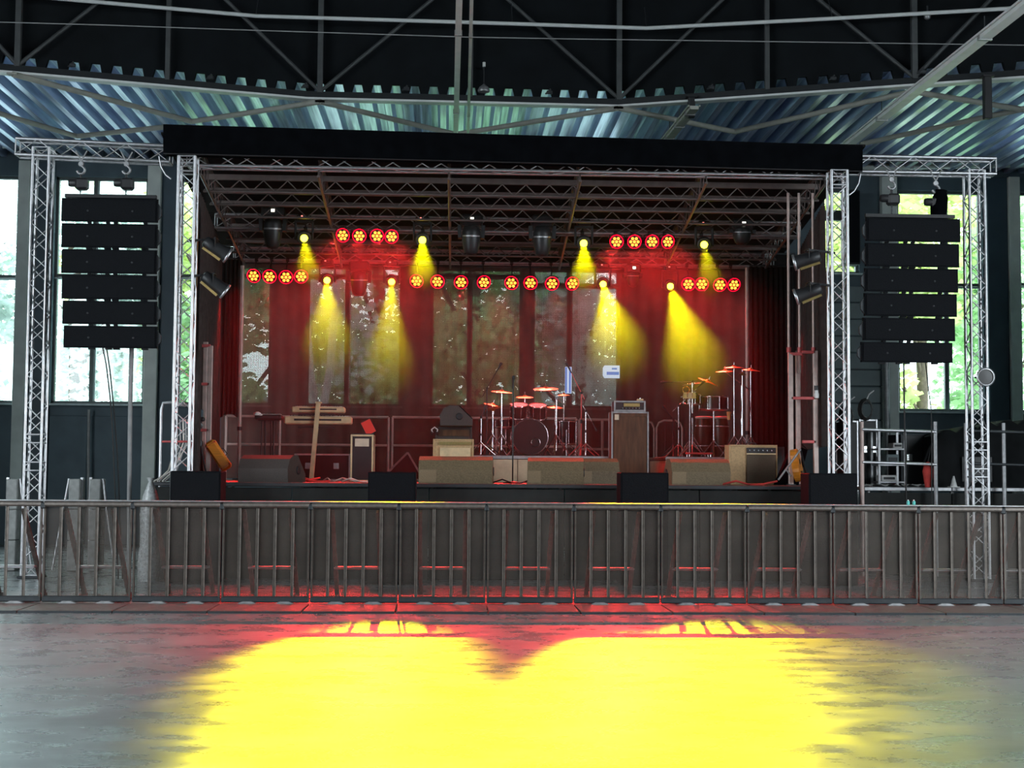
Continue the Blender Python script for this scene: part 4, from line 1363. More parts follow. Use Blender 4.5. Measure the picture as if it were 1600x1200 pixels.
# ---- bass amplifier
YQ = 23.4
t, h, wd = case(955, 1014, 643, YQ, .42, 'tall dark bass cabinet right of the drums', ZD, 'dark_wood', 'alu_dull', 'bass_cabinet', 'amplifier')
MB().box((0, -.215, h * .48), (wd * .86, .012, h * .90), None, .005).build('grille', 'dark_wood', t)
MB().box((-wd * .36, -.226, h * .92), (.07, .006, .09)).build('paper_tag', 'paper_tag', t)
zq = ZD + h
t2, h2, wd2 = case(959, 1009, 626, YQ, .36, 'bass amplifier head on the tall dark cabinet', zq, 'black_plastic', 'alu_dull', 'amplifier_head', 'amplifier')
MB().box((.03, -.186, h2 * .6), (wd2 * .5, .012, h2 * .3)).build('control_panel', 'brass', t2)
for k in range(6):
    MB().lathe([(.010, 0), (.008, .014)], 8, Matrix.Translation((-.12 + k * .055, -.19, h2 * .3)) @ Matrix.Rotation(R(90), 4, 'X')).build('knob', 'chrome', t2)
p = V((X(1002, YQ), YQ + .15, zq + h2))
t = thing('effects_pedal', 'small pale effects pedal on top of the bass amplifier head', 'pedal', tuple(p))
MB().box((0, 0, .02), (.11, .08, .04), None, .01).build('housing', 'stand_cream', t)
MB().tube((0, -.01, .04), (0, -.01, .052), .014, 8).build('switch', 'chrome', t)

# ---- combo amp at right
YC = 22.0
t, h, wd = case(1139, 1215, 695, YC, .34, 'tan combo amplifier at the right of the stage', ZD, 'tolex_tan', 'tolex_tan', 'combo_amplifier', 'amplifier')
MB().box((wd * .16, -.178, h * .40), (wd * .60, .014, h * .70), None, .005).build('grille', 'grille_cloth', t)
MB().box((wd * .16, -.182, h * .86), (wd * .60, .014, h * .14), None, .004).build('control_panel', 'black_plastic', t)
MB().box((wd * .16, -.184, h * .775), (wd * .60, .012, .02)).build('piping', 'stand_cream', t)
for k in range(6):
    MB().lathe([(.014, 0), (.011, .016)], 8, Matrix.Translation((wd * (-.08 + k * .09), -.19, h * .86)) @ Matrix.Rotation(R(90), 4, 'X')).build('knob', 'chrome', t)
MB().path([(-.08, 0, h), (-.07, 0, h + .03), (.07, 0, h + .03), (.08, 0, h)], .01, 6).build('handle', 'black_plastic', t)
case(1196, 1226, 698, 22.5, .5, 'plain black box behind the tan combo amplifier', ZD, 'black_paint', 'black_plastic', 'black_box', 'box')

# ---- guitars
def guitar(label, loc, rz, lean, sc_=1.0, neck=True):
    t = thing('acoustic_guitar', label, 'guitar', loc, rz)
    M = Matrix.Rotation(R(lean), 4, 'X') @ Matrix.Scale(sc_, 4)
    out = []
    for k in range(28):
        a = 2 * math.pi * k / 28
        z = .25 - .25 * math.cos(a)
        wv = .19 * math.sin(a) * (1 - .28 * math.exp(-((z - .29) / .09) ** 2)) * (1 if z < .3 else .82)
        out.append((wv, z + .04))
    MB().prism(out, -.05, .05).build('body', 'orange_wood', t, (0, 0, 0), M)
    MB().prism([(x * .93, .29 + (z - .29) * .94) for x, z in out], -.058, -.05).build('top_plate', 'orange_wood', t, (0, 0, 0), M)
    MB().lathe([(.045, 0), (.045, .004)], 16, Matrix.Translation((0, -.0585, .34)) @ Matrix.Rotation(R(90), 4, 'X')).build('sound_hole', 'black_paint', t, (0, 0, 0), M)
    MB().box((0, -.064, .18), (.15, .012, .03)).build('bridge', 'dark_wood', t, (0, 0, 0), M)
    if neck:
        MB().box((0, -.055, .75), (.05, .03, .5)).build('neck', 'dark_wood', t, (0, 0, 0), M)
        MB().prism([(-.028, 1.0), (.028, 1.0), (.038, 1.14), (-.038, 1.14)], -.06, -.04).build('headstock', 'dark_wood', t, (0, 0, 0), M)
    return t
guitar('orange acoustic guitar standing edge-on at the right of the stage', (X(1250, 21.5), 21.5, ZD + .02), R(66), -10, 1.0, False)
t = thing('guitar_stand', 'black A-frame guitar stand left of the orange guitar', 'stand', (X(1235, 21.4), 21.4, ZD))
o_ = V(t.location)
MB().tube(W(1251, 702, 21.3) - o_, W(1216, 750, 21.3) - o_, .016, 8).build('front_leg', 'alu_dull', t)
MB().tube(W(1251, 702, 21.3) - o_, W(1262, 752, 21.6) - o_, .016, 8).build('rear_leg', 'black_paint', t)
MB().tube(W(1228, 733, 21.3) - o_, W(1236, 744, 21.2) - o_, .012, 6).build('cradle', 'alu_dull', t)
t = thing('gig_bag', 'slumped black gig bag leaning behind the guitar stand', 'bag', (X(1240, 21.9), 21.9, ZD))
o_ = V(t.location)
P4 = [W(1240, 694, 21.9) - o_, W(1262, 703, 21.9) - o_, W(1248, 752, 21.7) - o_, W(1212, 752, 21.7) - o_]
for q_ in P4[2:]: q_.z = 0.005
th = V((0, .16, 0))
MB().hexa([P4[3], P4[2], P4[2] + th, P4[3] + th, P4[0], P4[1], P4[1] + th, P4[0] + th]).build('bag', 'black_cloth', t)
MB().path([P4[0] + V((0, .02, 0)), P4[0] + V((.08, .02, .05)), P4[1] + V((0, .02, 0))], .012, 6).build('strap', 'black_paint', t)
# orange slab leaning at the left
t = thing('orange_case', 'flat orange case tilted beside the black tripod', 'case', tuple(W(340, 736, 21.9)))
A, B = W(327, 690, 21.9), W(356, 733, 21.9)
o_ = V(t.location)
d = (B - A); L = d.length; d.normalize()
Mx = Matrix((d, V((0, 1, 0)), d.cross(V((0, 1, 0))))).transposed().to_4x4()
MB().box((0, 0, 0), (L, .16, .17), None, .03).build('shell', 'orange_wood', t, (A + B) / 2 - o_, Mx)
for f in (-.4, .4):
    MB().box((L * f, 0, 0), (.03, .165, .175), None, .03).build('lit_edge_band', 'red_cloth_and_light', t, (A + B) / 2 - o_, Mx)  # red light on the case edges put into the band colour
MB().path([(-.06, 0, .09), (-.05, 0, .12), (.05, 0, .12), (.06, 0, .09)], .008, 5).build('handle', 'black_paint', t, (A + B) / 2 - o_, Mx)
# tripod at left
YJ = 21.9
t = thing('tripod_stand', 'black tripod stand with a small head at the left front of the stage', 'tripod', (X(312, YJ), YJ, ZD))
z1 = Z(312, 694, YJ) - ZD; z2 = Z(312, 656, YJ) - ZD
for a in (200, 330, 80):
    MB().tube((0, 0, z1), (.16 * math.cos(R(a)), .16 * math.sin(R(a)), 0), .014, 6).build('leg', 'black_paint', t)
MB().tube((0, 0, z1 - .05), (0, 0, z2), .016, 8).build('column', 'black_paint', t)
MB().tube((0, 0, z1 - .03), (0, 0, z1 + .05), .035, 10).build('hub', 'black_plastic', t)
MB().box((-.04, 0, z2 + .01), (.20, .10, .07), None, .02).build('head', 'black_plastic', t)
MB().box((-.02, .01, z2 + .10), (.10, .06, .12), None, .008).build('control_box', 'wall_slate', t)
MB().tube((.03, 0, z2 - .1), (-.04, 0, z2 - .02), .02, 8).build('knob', 'alu_dull', t)

# ---- stands, drums and percussion
def tripod_base(t, r, z, m='chrome', n=3, rot=20):
    for k in range(n):
        a = R(rot + 360 / n * k)
        MB().tube((0, 0, z), (r * math.cos(a), r * math.sin(a), .012), .010, 6).build('leg', m, t)
def cymbal_parts(t, c, dia, tilt=0, roll=0, m='brass'):
    r_ = dia / 2
    Mx = Matrix.Translation(c) @ Matrix.Rotation(R(tilt), 4, 'X') @ Matrix.Rotation(R(roll), 4, 'Y')
    MB().lathe([(r_, 0), (r_ * .9, .008), (r_ * .5, .018), (r_ * .22, .024), (r_ * .16, .045), (r_ * .05, .055), (.01, .056)], 26, Mx).build('cymbal', m, t)
    MB().tube(Mx @ V((0, 0, .055)), Mx @ V((0, 0, .10)), .009, 6).build('wing_nut', 'chrome', t)
def cymbal_stand(px, py, dpx, Y, zb, label, tilt=8, roll=0, boom=None, cat='cymbal'):
    p = W(px, py, Y)
    bx = X(boom[0], Y) if boom else p.x
    t = thing('cymbal_stand', label, cat, (bx, Y, zb), 0, 'cymbals on stands')
    h = p.z - zb
    c = V((p.x - bx, 0, h))
    if boom:
        hb = Z(boom[0], boom[1], Y) - zb
        MB().tube((0, 0, .1), (0, 0, hb), .013, 8).build('pole', 'chrome', t)
        MB().tube((0, 0, hb), c, .010, 8).build('boom_arm', 'chrome', t)
        back = V((0, 0, hb)) + (V((0, 0, hb)) - c).normalized() * .18
        MB().tube((0, 0, hb), back, .012, 8).build('boom_tail', 'chrome', t)
        MB().lathe([(.03, -.02), (.03, .02)], 10, Matrix.Translation((0, 0, hb)) @ Matrix.Rotation(R(90), 4, 'X')).build('tilter', 'chrome', t)
        hh = hb
    else:
        MB().tube((0, 0, .1), (0, 0, h), .013, 8).build('pole', 'chrome', t)
        hh = h
    MB().tube((0, 0, hh * .5 - .03), (0, 0, hh * .5 + .03), .024, 8).build('collar', 'chrome', t)
    tripod_base(t, .28, .38)
    cymbal_parts(t, c, dpx * Y / F, tilt, roll)
    return t
def drum(name, label, loc, dia, depth, rot, group, legs=None, head='drum_head', shell='drum_shell', cat='drum', parent=None):
    t = parent
    if t is None:
        t = thing(name, label, cat, loc, 0, group); off = V((0, 0, 0))
    else:
        off = V(loc)
    r_ = dia / 2
    Mx = Matrix.Translation(off) @ rot
    root = t
    body = MB().lathe([(r_, -depth / 2), (r_, depth / 2)], 26, Mx, False).build('shell', shell, root)
    for z in (-depth / 2, depth / 2):
        MB().lathe([(r_ + .004, z - .015), (r_ + .016, z - .015), (r_ + .016, z + .015), (r_ + .004, z + .015)], 26, Mx, False).build('hoop', 'chrome', root)
        MB().lathe([(r_, z + (.006 if z > 0 else -.006)), (r_ * .5, z + (.008 if z > 0 else -.008)), (.003, z + (.008 if z > 0 else -.008))], 26, Mx).build('drum_skin', head, root)
    for k in range(8):
        a = k * math.pi / 4 + .2
        MB().tube(Mx @ V(((r_ + .012) * math.cos(a), (r_ + .012) * math.sin(a), -depth / 2)), Mx @ V(((r_ + .012) * math.cos(a), (r_ + .012) * math.sin(a), depth / 2)), .006, 5).build('tension_rod', 'chrome', root)
        MB().box(Mx @ V(((r_ + .01) * math.cos(a), (r_ + .01) * math.sin(a), 0)), (.022, .022, .022), None, .006).build('lug', 'chrome', root)
    return t
RX = Matrix.Rotation(R(90), 4, 'X')
YD = 24.6
kc = W(828, 682, YD - .1)
rk = .305
t = drum('bass_drum', 'black bass drum in the middle of the drum riser', (kc.x, YD + .1, ZRD + rk + .03), 2 * rk, .45, RX, None, None, 'drum_head_black')
MB().lathe([(.075, 0), (.09, .004), (.075, .008)], 18, Matrix.Translation((.10, -.235, -.10)) @ RX, False).build('port_ring', 'chrome', t)
for sx in (-1, 1):
    MB().tube((sx * .24, -.05, -.15), (sx * .40, -.22, -rk - .03), .012, 6).build('spur', 'chrome', t)
MB().tube((0, .02, rk), (0, .02, rk + .22), .016, 8).build('tom_post', 'chrome', t)
for sx in (-1, 1):
    MB().tube((0, .02, rk + .18), (sx * .15, .02, rk + .20), .012, 6).build('tom_arm', 'chrome', t)
for px, py, nm in ((811, 642, 'left'), (841, 643, 'right')):
    p = W(px, py, YD)
    drum('rack_tom', '%s rack tom mounted above the bass drum' % nm, (p.x, YD + .1, p.z), .29, .22, Matrix.Rotation(R(18), 4, 'X'), 'drums of the kit')
def legs3(t, r_, z0, zb, m='chrome'):
    for k in range(3):
        a = R(30 + 120 * k)
        MB().tube((r_ * math.cos(a), r_ * math.sin(a), z0), (r_ * 1.06 * math.cos(a), r_ * 1.06 * math.sin(a), zb), .010, 6).build('leg', m, t)
p = V((X(884, YD + .3), YD + .4, ZRD + .42))
t = drum('floor_tom', 'dark floor tom right of the bass drum', p, .40, .40, Matrix.Identity(4), 'drums of the kit'); legs3(t, .21, .05, -.42)
p = V((X(792, YD), YD + .5, ZRD + .58))
t = drum('snare_drum', 'snare drum on a stand left behind the bass drum', p, .36, .14, Matrix.Identity(4), 'drums of the kit')
MB().tube((0, 0, -.08), (0, 0, -.4), .013, 8).build('stand_pole', 'chrome', t); 
for k in range(3):
    a = R(30 + 120 * k)
    MB().tube((0, 0, -.36), (.22 * math.cos(a), .22 * math.sin(a), -.575), .010, 6).build('stand_leg', 'chrome', t)
cymbal_stand(784, 613, 34, YD, ZRD, 'crash cymbal on a straight stand left of the bass drum', 6, 4)
cymbal_stand(820, 621, 28, YD + .6, ZRD, 'small splash cymbal above the left rack tom', 8, 0)
cymbal_stand(853, 608, 40, YD, ZRD, 'large ride cymbal on a boom right of the rack toms', 10, -2, (869, 622))
cymbal_stand(881, 618, 20, YD + .5, ZRD, 'little cymbal beside the narrow blue sign', 6, 0)
cymbal_stand(868, 637, 28, YD + .3, ZRD, 'low crash cymbal over the floor tom', 8, 3)
# hi-hat
p = W(770, 633, YD)
t = cymbal_stand(770, 634, 30, YD + .1, ZRD, 'tilted hi-hat cymbals at the left end of the drum kit', 4, 14)
cymbal_parts(t, V((0, 0, p.z - ZRD - .05)), 30 * YD / F, 176, 14)
# throne
t = thing('drum_throne', 'round drum throne behind the bass drum', 'stool', (X(826, YD + 1), YD + .95, ZRD))
MB().lathe([(.15, .42), (.17, .45), (.17, .50), (.14, .52)], 18).build('seat', 'black_cloth', t)
MB().tube((0, 0, .1), (0, 0, .43), .018, 8).build('post', 'chrome', t); tripod_base(t, .25, .25)

def mic_parts(t, p, d, s_=1.0):
    Mx = Matrix.Translation(p) @ look(d)
    MB().lathe([(.010, -.12 * s_), (.016, 0), (.022, .03), (.026, .05), (.022, .075), (.006, .085)], 12, Mx).build('microphone', 'black_plastic', t)
def mic_stand(label, px, Y, zb, pole_py, tip=None, tail=.2, base='tripod', m='chrome'):
    x = X(px, Y)
    t = thing('microphone_stand', label, 'microphone stand', (x, Y, zb), 0, 'microphone stands')
    h = Z(px, pole_py, Y) - zb
    MB().tube((0, 0, .02), (0, 0, h), .011, 8).build('pole', m, t)
    MB().tube((0, 0, h * .52), (0, 0, h * .58), .020, 8).build('clutch', 'black_plastic', t)
    if base == 'tripod': tripod_base(t, .26, .22, m)
    else: MB().lathe([(.15, 0), (.15, .015), (.03, .03)], 22).build('round_base', 'black_paint', t)
    if tip:
        P_ = W(tip[0], tip[1], Y) - V((x, Y, zb))
        A = V((0, 0, h))
        dd = (P_ - A).normalized()
        MB().tube(A - dd * tail, P_ - dd * .1, .008, 6).build('boom', m, t)
        MB().lathe([(.022, -.02), (.022, .02)], 10, Matrix.Translation(A) @ RX).build('pivot', 'black_plastic', t)
        mic_parts(t, P_, dd)
    else:
        mic_parts(t, V((0, 0, h + .05)), V((.05, -.2, 1)))
    return t
mic_stand('straight black microphone stand on a round base at centre front', 801, 21.9, ZD, 600, None, .2, 'round', 'black_paint')
mic_stand('boom microphone stand reaching up left of the drum kit', 760, 24.3, ZRD, 607, (780, 573), .16, 'tripod', 'black_paint')
mic_stand('boom microphone stand leaning left over the right side of the drum kit', 908, 24.3, ZRD, 614, (888, 573), .12, 'tripod', 'red_bracket')
mic_stand('short microphone stand at the left edge of the drum riser', 751, 23.9, ZRD, 652, (757, 640), .06)
mic_stand('short boom microphone stand at the right edge of the drum riser', 915, 24.0, ZRD, 642, (930, 668), .1)

# percussion set
YP2 = 24.5
def perc_drum(nm, label, px, py, dpx, depth, zb):
    p = W(px, py, YP2)
    t = thing(nm, label, 'drum', (p.x, YP2 + .05, zb), 0, 'percussion drums')
    drum(nm, '', V((0, 0, p.z - zb)), dpx * YP2 / F, depth, Matrix.Identity(4), None, parent=t)
    MB().tube((0, 0, .1), (0, 0, p.z - zb - depth / 2), .014, 8).build('pole', 'chrome', t); tripod_base(t, .25, .3)
    return t
perc_drum('timbale', 'wide timbale in the middle of the percussion set', 1116, 630, 46, .22, ZRP)
perc_drum('timbale', 'small timbale left of the wide one', 1082, 624, 26, .16, ZRP)
for px, nm in ((1100, 'left'), (1126, 'right')):
    x = X(px, YP2 + .5)
    t = thing('conga', '%s dark conga standing at the back of the percussion riser' % nm, 'drum', (x, YP2 + .55, ZRP), 0, 'congas')
    MB().lathe([(.10, 0), (.13, .15), (.165, .4), (.15, .62), (.135, .70)], 20).build('shell', 'dark_wood', t)
    MB().lathe([(.136, .69), (.148, .70), (.148, .725), (.12, .735), (.01, .735)], 20).build('drum_skin', 'drum_head', t)
    for z in (.2, .55):
        MB().lathe([(.145 if z < .3 else .158, z), (.15 if z < .3 else .163, z + .01), (.145 if z < .3 else .158, z + .02)], 20, None, False).build('band', 'chrome', t)
cymbal_stand(1147, 575, 34, YP2, ZRP, 'tall flat cymbal left of the right upright pole', 4, 0)
cymbal_stand(1133, 581, 30, YP2 + .5, ZRP, 'lower cymbal overlapping the tall one at left', 5, -2, (1159, 600))
cymbal_stand(1173, 579, 30, YP2 + .6, ZRP, 'cymbal just right of the right upright pole', 6, 5)
cymbal_stand(1160, 586, 14, YP2 - .2, ZRP, 'tiny splash cymbal below the tall cymbal', 4, 0)
cymbal_stand(1106, 597, 34, YP2 + .2, ZRP, 'steeply tilted red-lit cymbal above the timbales', 10, 22, (1082, 600))
mic_stand('boom microphone stand pointing left from the percussion set', 1082, 24.2, ZRP, 596, (1040, 597), .1)
mic_stand('boom microphone stand crossing over the small timbale', 1060, 24.3, ZRP, 634, (1096, 600), .14)
mic_stand('thin microphone stand at the left rear of the percussion riser', 1052, 24.9, ZRP, 655, (1040, 640), .1, 'tripod', 'black_paint')
t = thing('cowbell_rack', 'row of pale cowbells clamped on the percussion stand', 'cowbells', tuple(W(1078, 618, 24.1)))
MB().bar((-.16, 0, -.03), (.1, 0, .06), .016, .016).build('rack_bar', 'chrome', t)
for k, x in enumerate((-.09, -.01, .06)):
    MB().prism([(x - .035, -.05), (x + .035, -.05), (x + .022, .05), (x - .022, .05)], -.07, .0).build('bell', ['brass', 'stand_cream', 'brass'][k], t)
MB().tube((0, 0, -.03), (.0, .05, ZRP - t.location.z), .012, 6).build('pole', 'chrome', t)
t = thing('tambourine', 'round tambourine hung above the cowbells', 'tambourine', tuple(W(1072, 609, 24.15)))
MB().lathe([(.055, -.015), (.06, -.015), (.06, .015), (.055, .015), (.055, -.015)], 18, RX, False).build('frame', 'orange_wood', t)
for k in range(5):
    a = k * 1.256
    MB().lathe([(.012, -.004), (.012, .004)], 8, Matrix.Translation((.058 * math.cos(a), 0, .058 * math.sin(a))) @ RX).build('jingle', 'brass', t)
t = thing('cup_holder', 'orange plastic cup clipped on a percussion stand', 'cup', tuple(W(1139, 656, 24.2)))
MB().lathe([(.028, 0), (.04, .14), (.036, .14), (.026, .01)], 14).build('cup', 'orange_plastic', t)
MB().tube((.03, 0, .08), (.07, .05, .08), .008, 6).build('clip', 'chrome', t)
t = thing('percussion_table', 'low trap table coloured with red light on the percussion riser', 'table', (X(1092, 23.9), 23.9, ZRP))
MB().box((0, 0, .06), (.42, .3, .03), None, .006).build('top', 'red_cloth_and_light', t)  # red stage light is part of the top's colour
for sx in (-1, 1):
    for sy in (-1, 1):
        MB().tube((sx * .18, sy * .12, 0), (sx * .18, sy * .12, .05), .012, 6).build('leg', 'chrome', t)

# ---- railings at the back of the stage
def railing(label, pxs, Y, ys, zb, m='post_pink', group='railings behind the band', ends=None):
    xa, xb = X(pxs[0], Y), X(pxs[-1], Y)
    t = thing('guard_rail', label, 'railing', ((xa + xb) / 2, Y, zb), 0, group)
    c = t.location.x
    for y in ys:
        z = Z((pxs[0] + pxs[-1]) / 2, y, Y) - zb
        MB().tube((xa - c, 0, z), (xb - c, 0, z), .024, 8).build('rail', m, t)
    zt = Z((pxs[0] + pxs[-1]) / 2, ys[0], Y) - zb
    for px in pxs:
        MB().tube((X(px, Y) - c, 0, 0), (X(px, Y) - c, 0, zt), .026, 8).build('post', m, t)
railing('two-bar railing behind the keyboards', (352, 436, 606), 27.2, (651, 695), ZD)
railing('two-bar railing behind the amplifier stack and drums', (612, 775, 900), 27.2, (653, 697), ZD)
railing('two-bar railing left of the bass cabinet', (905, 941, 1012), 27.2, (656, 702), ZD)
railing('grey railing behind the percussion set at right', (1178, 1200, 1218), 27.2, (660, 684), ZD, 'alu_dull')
def hoop_barrier(px0, px1, Y, y0, label):
    xa, xb = X(px0, Y), X(px1, Y)
    t = thing('hoop_barrier', label, 'barrier', ((xa + xb) / 2, Y, ZD), 0, 'round-cornered barriers at the back')
    c = t.location.x; h = Z(px0, y0, Y) - ZD; a, b = xa - c, xb - c; r_ = .14
    MB().path([(a, 0, 0), (a, 0, h - r_), (a + r_ * .3, 0, h - r_ * .3), (a + r_, 0, h), (b - r_, 0, h), (b - r_ * .3, 0, h - r_ * .3), (b, 0, h - r_), (b, 0, 0)], .02, 8).build('hoop', 'post_pink', t)
    MB().tube((a, 0, .14), (b, 0, .14), .016, 6).build('lower_rail', 'post_pink', t)
    n = max(2, int((b - a) / .13))
    for k in range(1, n):
        MB().tube((a + (b - a) * k / n, 0, .14), (a + (b - a) * k / n, 0, h), .008, 6).build('bar', 'steel_dark', t)
hoop_barrier(985, 1022, 26.8, 657, 'round-cornered barrier right behind the bass cabinet')
hoop_barrier(1026, 1066, 26.8, 657, 'round-cornered barrier left of the percussion set')

# ---- tower base frames beside the stage
def post_frame(label, pxs, Y, ytops, ybot, brackets):
    xs = [X(p, Y) for p in pxs]
    c = sum(xs) / len(xs)
    t = thing('tower_base', label, 'frame', (c, Y, ZD), 0, 'tower base frames')
    for x, yt, px in zip(xs, ytops, pxs):
        zt = Z(px, yt, Y) - ZD
        dy = .25 if px == pxs[1] else 0
        MB().box((x - c, dy, zt / 2), (.075, .06, zt), None, .008).build('post', 'post_pink', t)
        MB().box((x - c, dy, .01), (.12, .12, .02)).build('foot', 'steel_dark', t)
    for y, i, j in brackets:
        z = Z(pxs[0], y, Y) - ZD
        MB().box(((xs[i] + xs[j]) / 2 - c, .0, z), (abs(xs[j] - xs[i]), .06, .045), None, .006).build('bracket', 'red_bracket', t)
    return t
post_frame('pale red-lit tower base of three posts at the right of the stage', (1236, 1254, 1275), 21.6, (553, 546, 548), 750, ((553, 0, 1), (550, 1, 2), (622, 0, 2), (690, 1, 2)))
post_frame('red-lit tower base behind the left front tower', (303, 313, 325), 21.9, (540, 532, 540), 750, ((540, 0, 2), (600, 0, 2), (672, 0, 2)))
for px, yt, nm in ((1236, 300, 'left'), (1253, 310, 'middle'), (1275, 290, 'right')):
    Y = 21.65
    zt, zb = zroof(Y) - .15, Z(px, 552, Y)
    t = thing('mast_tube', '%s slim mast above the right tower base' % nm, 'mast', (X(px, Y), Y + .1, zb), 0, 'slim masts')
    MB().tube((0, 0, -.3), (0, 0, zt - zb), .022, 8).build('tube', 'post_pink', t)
    MB().tube((0, 0, .02), (0, 0, .10), .035, 8).build('collar', 'red_bracket', t)
t = thing('bottle_jack', 'black capped bottle on the right tower base', 'bottle', tuple(W(1276, 622, 21.535)))
MB().lathe([(.035, 0), (.04, .06), (.028, .09), (.028, .12)], 12).build('body', 'white_plastic', t)
MB().lathe([(.036, .12), (.036, .19)], 12).build('cap', 'black_plastic', t)

# stage steps wrapped in clear film at the left front corner
t = thing('hand_rail', 'bent hand rail at the left front corner of the stage', 'railing', (X(262, 20.9), 20.9, 0))
o_ = V(t.location)
MB().path([W(250, 742, 20.9) - o_ - V((0, 0, 1.4)), W(250, 740, 20.9) - o_, W(252, 640, 20.9) - o_, W(255, 630, 20.9) - o_, W(268, 629, 20.9) - o_, W(290, 634, 20.9) - o_], .022, 8).build('rail', 'alu', t)
MB().path([W(252, 690, 20.9) - o_, W(300, 690, 20.9) - o_], .016, 8).build('mid_rail', 'red_bracket', t)
t = thing('cable_bundle', 'bundle of pale cables running down the left front tower', 'cables', (X(262, 21.1), 21.1, ZD))
o_ = V(t.location)
for k, (a, b) in enumerate(((276, 250), (281, 253), (286, 258), (290, 262), (294, 245))):
    MB().path([W(a, 655, 21.1) - o_, W(a + 1, 690, 21.05) - o_, W((a + b) / 2, 735, 21.0) - o_, W(b - 4, 752, 20.75) - o_], .012, 5).build('cable', ['cable_white', 'cable_grey'][k % 2], t)
t = thing('plastic_sack', 'crumpled clear plastic sack on the floor beside the stage corner', 'sack', (X(236, 20.4), 20.4, 0))
MB().lathe([(.15, 0), (.17, .25), (.13, .6), (.15, .95), (.11, 1.2), (.05, 1.36)], 7, Matrix.Diagonal((1, .8, 1, 1))).build('sack', 'clear_bag', t)
MB().lathe([(.05, 1.36), (.03, 1.40), (.06, 1.46)], 9).build('tied_neck', 'clear_bag', t)

# ---- cables on the stage
def cable(label, pts, Y, m, z=ZD, r_=.012):
    P_ = []
    for i, (px, dy) in enumerate(pts):
        P_.append(V((X(px, Y + dy), Y + dy, z + .014 + (.05 if i % 3 == 1 else 0))))
    c = sum(P_, V((0, 0, 0))) / len(P_)
    sm = []
    for i in range(len(P_) - 1):
        for f in (0, .33, .66): sm.append(P_[i].lerp(P_[i + 1], f))
    sm.append(P_[-1])
    t = MB().path([p - c for p in sm], r_, 5).build('stage_cable', m, None, c)
    tag(t, label, 'cable', 'cables on the stage deck')
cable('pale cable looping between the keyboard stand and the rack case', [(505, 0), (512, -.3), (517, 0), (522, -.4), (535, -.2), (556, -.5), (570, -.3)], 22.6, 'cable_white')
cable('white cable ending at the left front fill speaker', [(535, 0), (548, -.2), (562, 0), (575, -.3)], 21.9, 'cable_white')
cable('cable pile coloured with red light under the keyboard stand', [(466, 0), (475, -.3), (490, 0), (470, -.4), (500, -.2), (480, -.5), (515, -.4)], 22.4, 'red_cloth_and_light', ZD, .016)  # red stage light put into the cable colour
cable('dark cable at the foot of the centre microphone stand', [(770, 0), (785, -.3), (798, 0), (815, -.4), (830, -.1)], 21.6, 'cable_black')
cable('cables coloured with red light in front of the tan combo amplifier', [(1130, 0), (1150, -.2), (1170, 0), (1190, -.25), (1214, -.1)], 21.3, 'red_cloth_and_light', ZD, .016)  # cable colour carries the red of the stage light

# ================================================================== RIGHT WING
YG = 22.2
ZWG = 1.38
xa, xb = X(1350, YG), X(1760, YG)
t = thing('side_platform', 'dark side platform with a pale top beyond the right tower', 'platform', ((xa + xb) / 2, YG + 1.2, 0))
wd = xb - xa
for k in range(3):
    MB().box((-wd / 2 + wd / 3 * (k + .5), 0, ZWG - .03), (wd / 3 - .01, 2.4, .06), None, .008).build('deck_panel', 'alu_dull', t)
    MB().box((-wd / 2 + wd / 3 * (k + .5), -1.17, (ZWG - .08) / 2), (wd / 3 - .02, .02, ZWG - .1)).build('skirt_panel', 'stage_skirt', t)
for k in range(4):
    for sy in (-1.1, 1.1):
        MB().tube((-wd / 2 + .1 + (wd - .2) * k / 3, sy, 0), (-wd / 2 + .1 + (wd - .2) * k / 3, sy, ZWG - .06), .03, 6).build('leg', 'alu_dull', t)
def prail(label, pxs, ys, Y, rm='alu'):
    xs = [X(p, Y) for p in pxs]
    c = sum(xs) / len(xs)
    t = thing('guard_rail', label, 'railing', (c, Y, 0), 0, 'pipe railings of the side platform')
    for x, px in zip(xs, pxs):
        MB().tube((x - c, 0, 0), (x - c, 0, Z(px, ys[0] - 12, Y)), .035, 8).build('post', 'post_pink' if px < 1400 else 'alu_dull', t)
    for y in ys:
        z = Z(pxs[0], y, Y)
        MB().tube((xs[0] - c, -.03, z), (xs[-1] - c, -.03, z - .03), .022, 8).build('rail', rm, t)
prail('pipe railing with two bright rails on the side platform', (1347, 1462), (671, 722), 22.0)
prail('dark pipe railing at the far right edge of the side platform', (1510, 1569, 1640), (673, 724), 22.0, 'steel_dark')
Yc = 22.9
case(1322, 1342, 657, 23.0, .6, 'narrow dark flight case half behind the right front tower', 0)
case(1343, 1372, 655, 23.2, .6, 'dark flight case with chrome latches beside the platform railing', ZWG)
case(1408, 1462, 678, 23.6, .7, 'broad black equipment case behind the platform railing', ZWG, 'black_plastic', 'steel_dark')
t = thing('shelf_rack', 'small open rack of pale devices behind the platform railing', 'rack', (X(1388, Yc), Yc, ZWG))
h = Z(1388, 672, Yc) - ZWG
hw = (X(1408, Yc) - X(1368, Yc)) / 2
for sx in (-1, 1):
    for sy in (-1, 1):
        MB().box((sx * hw, sy * .2, h / 2), (.035, .035, h)).build('upright', 'alu_dull', t)
for k, f in enumerate((.08, .38, .66, .98)):
    MB().box((0, 0, h * f), (2 * hw, .44, .025)).build('shelf', 'alu_dull', t)
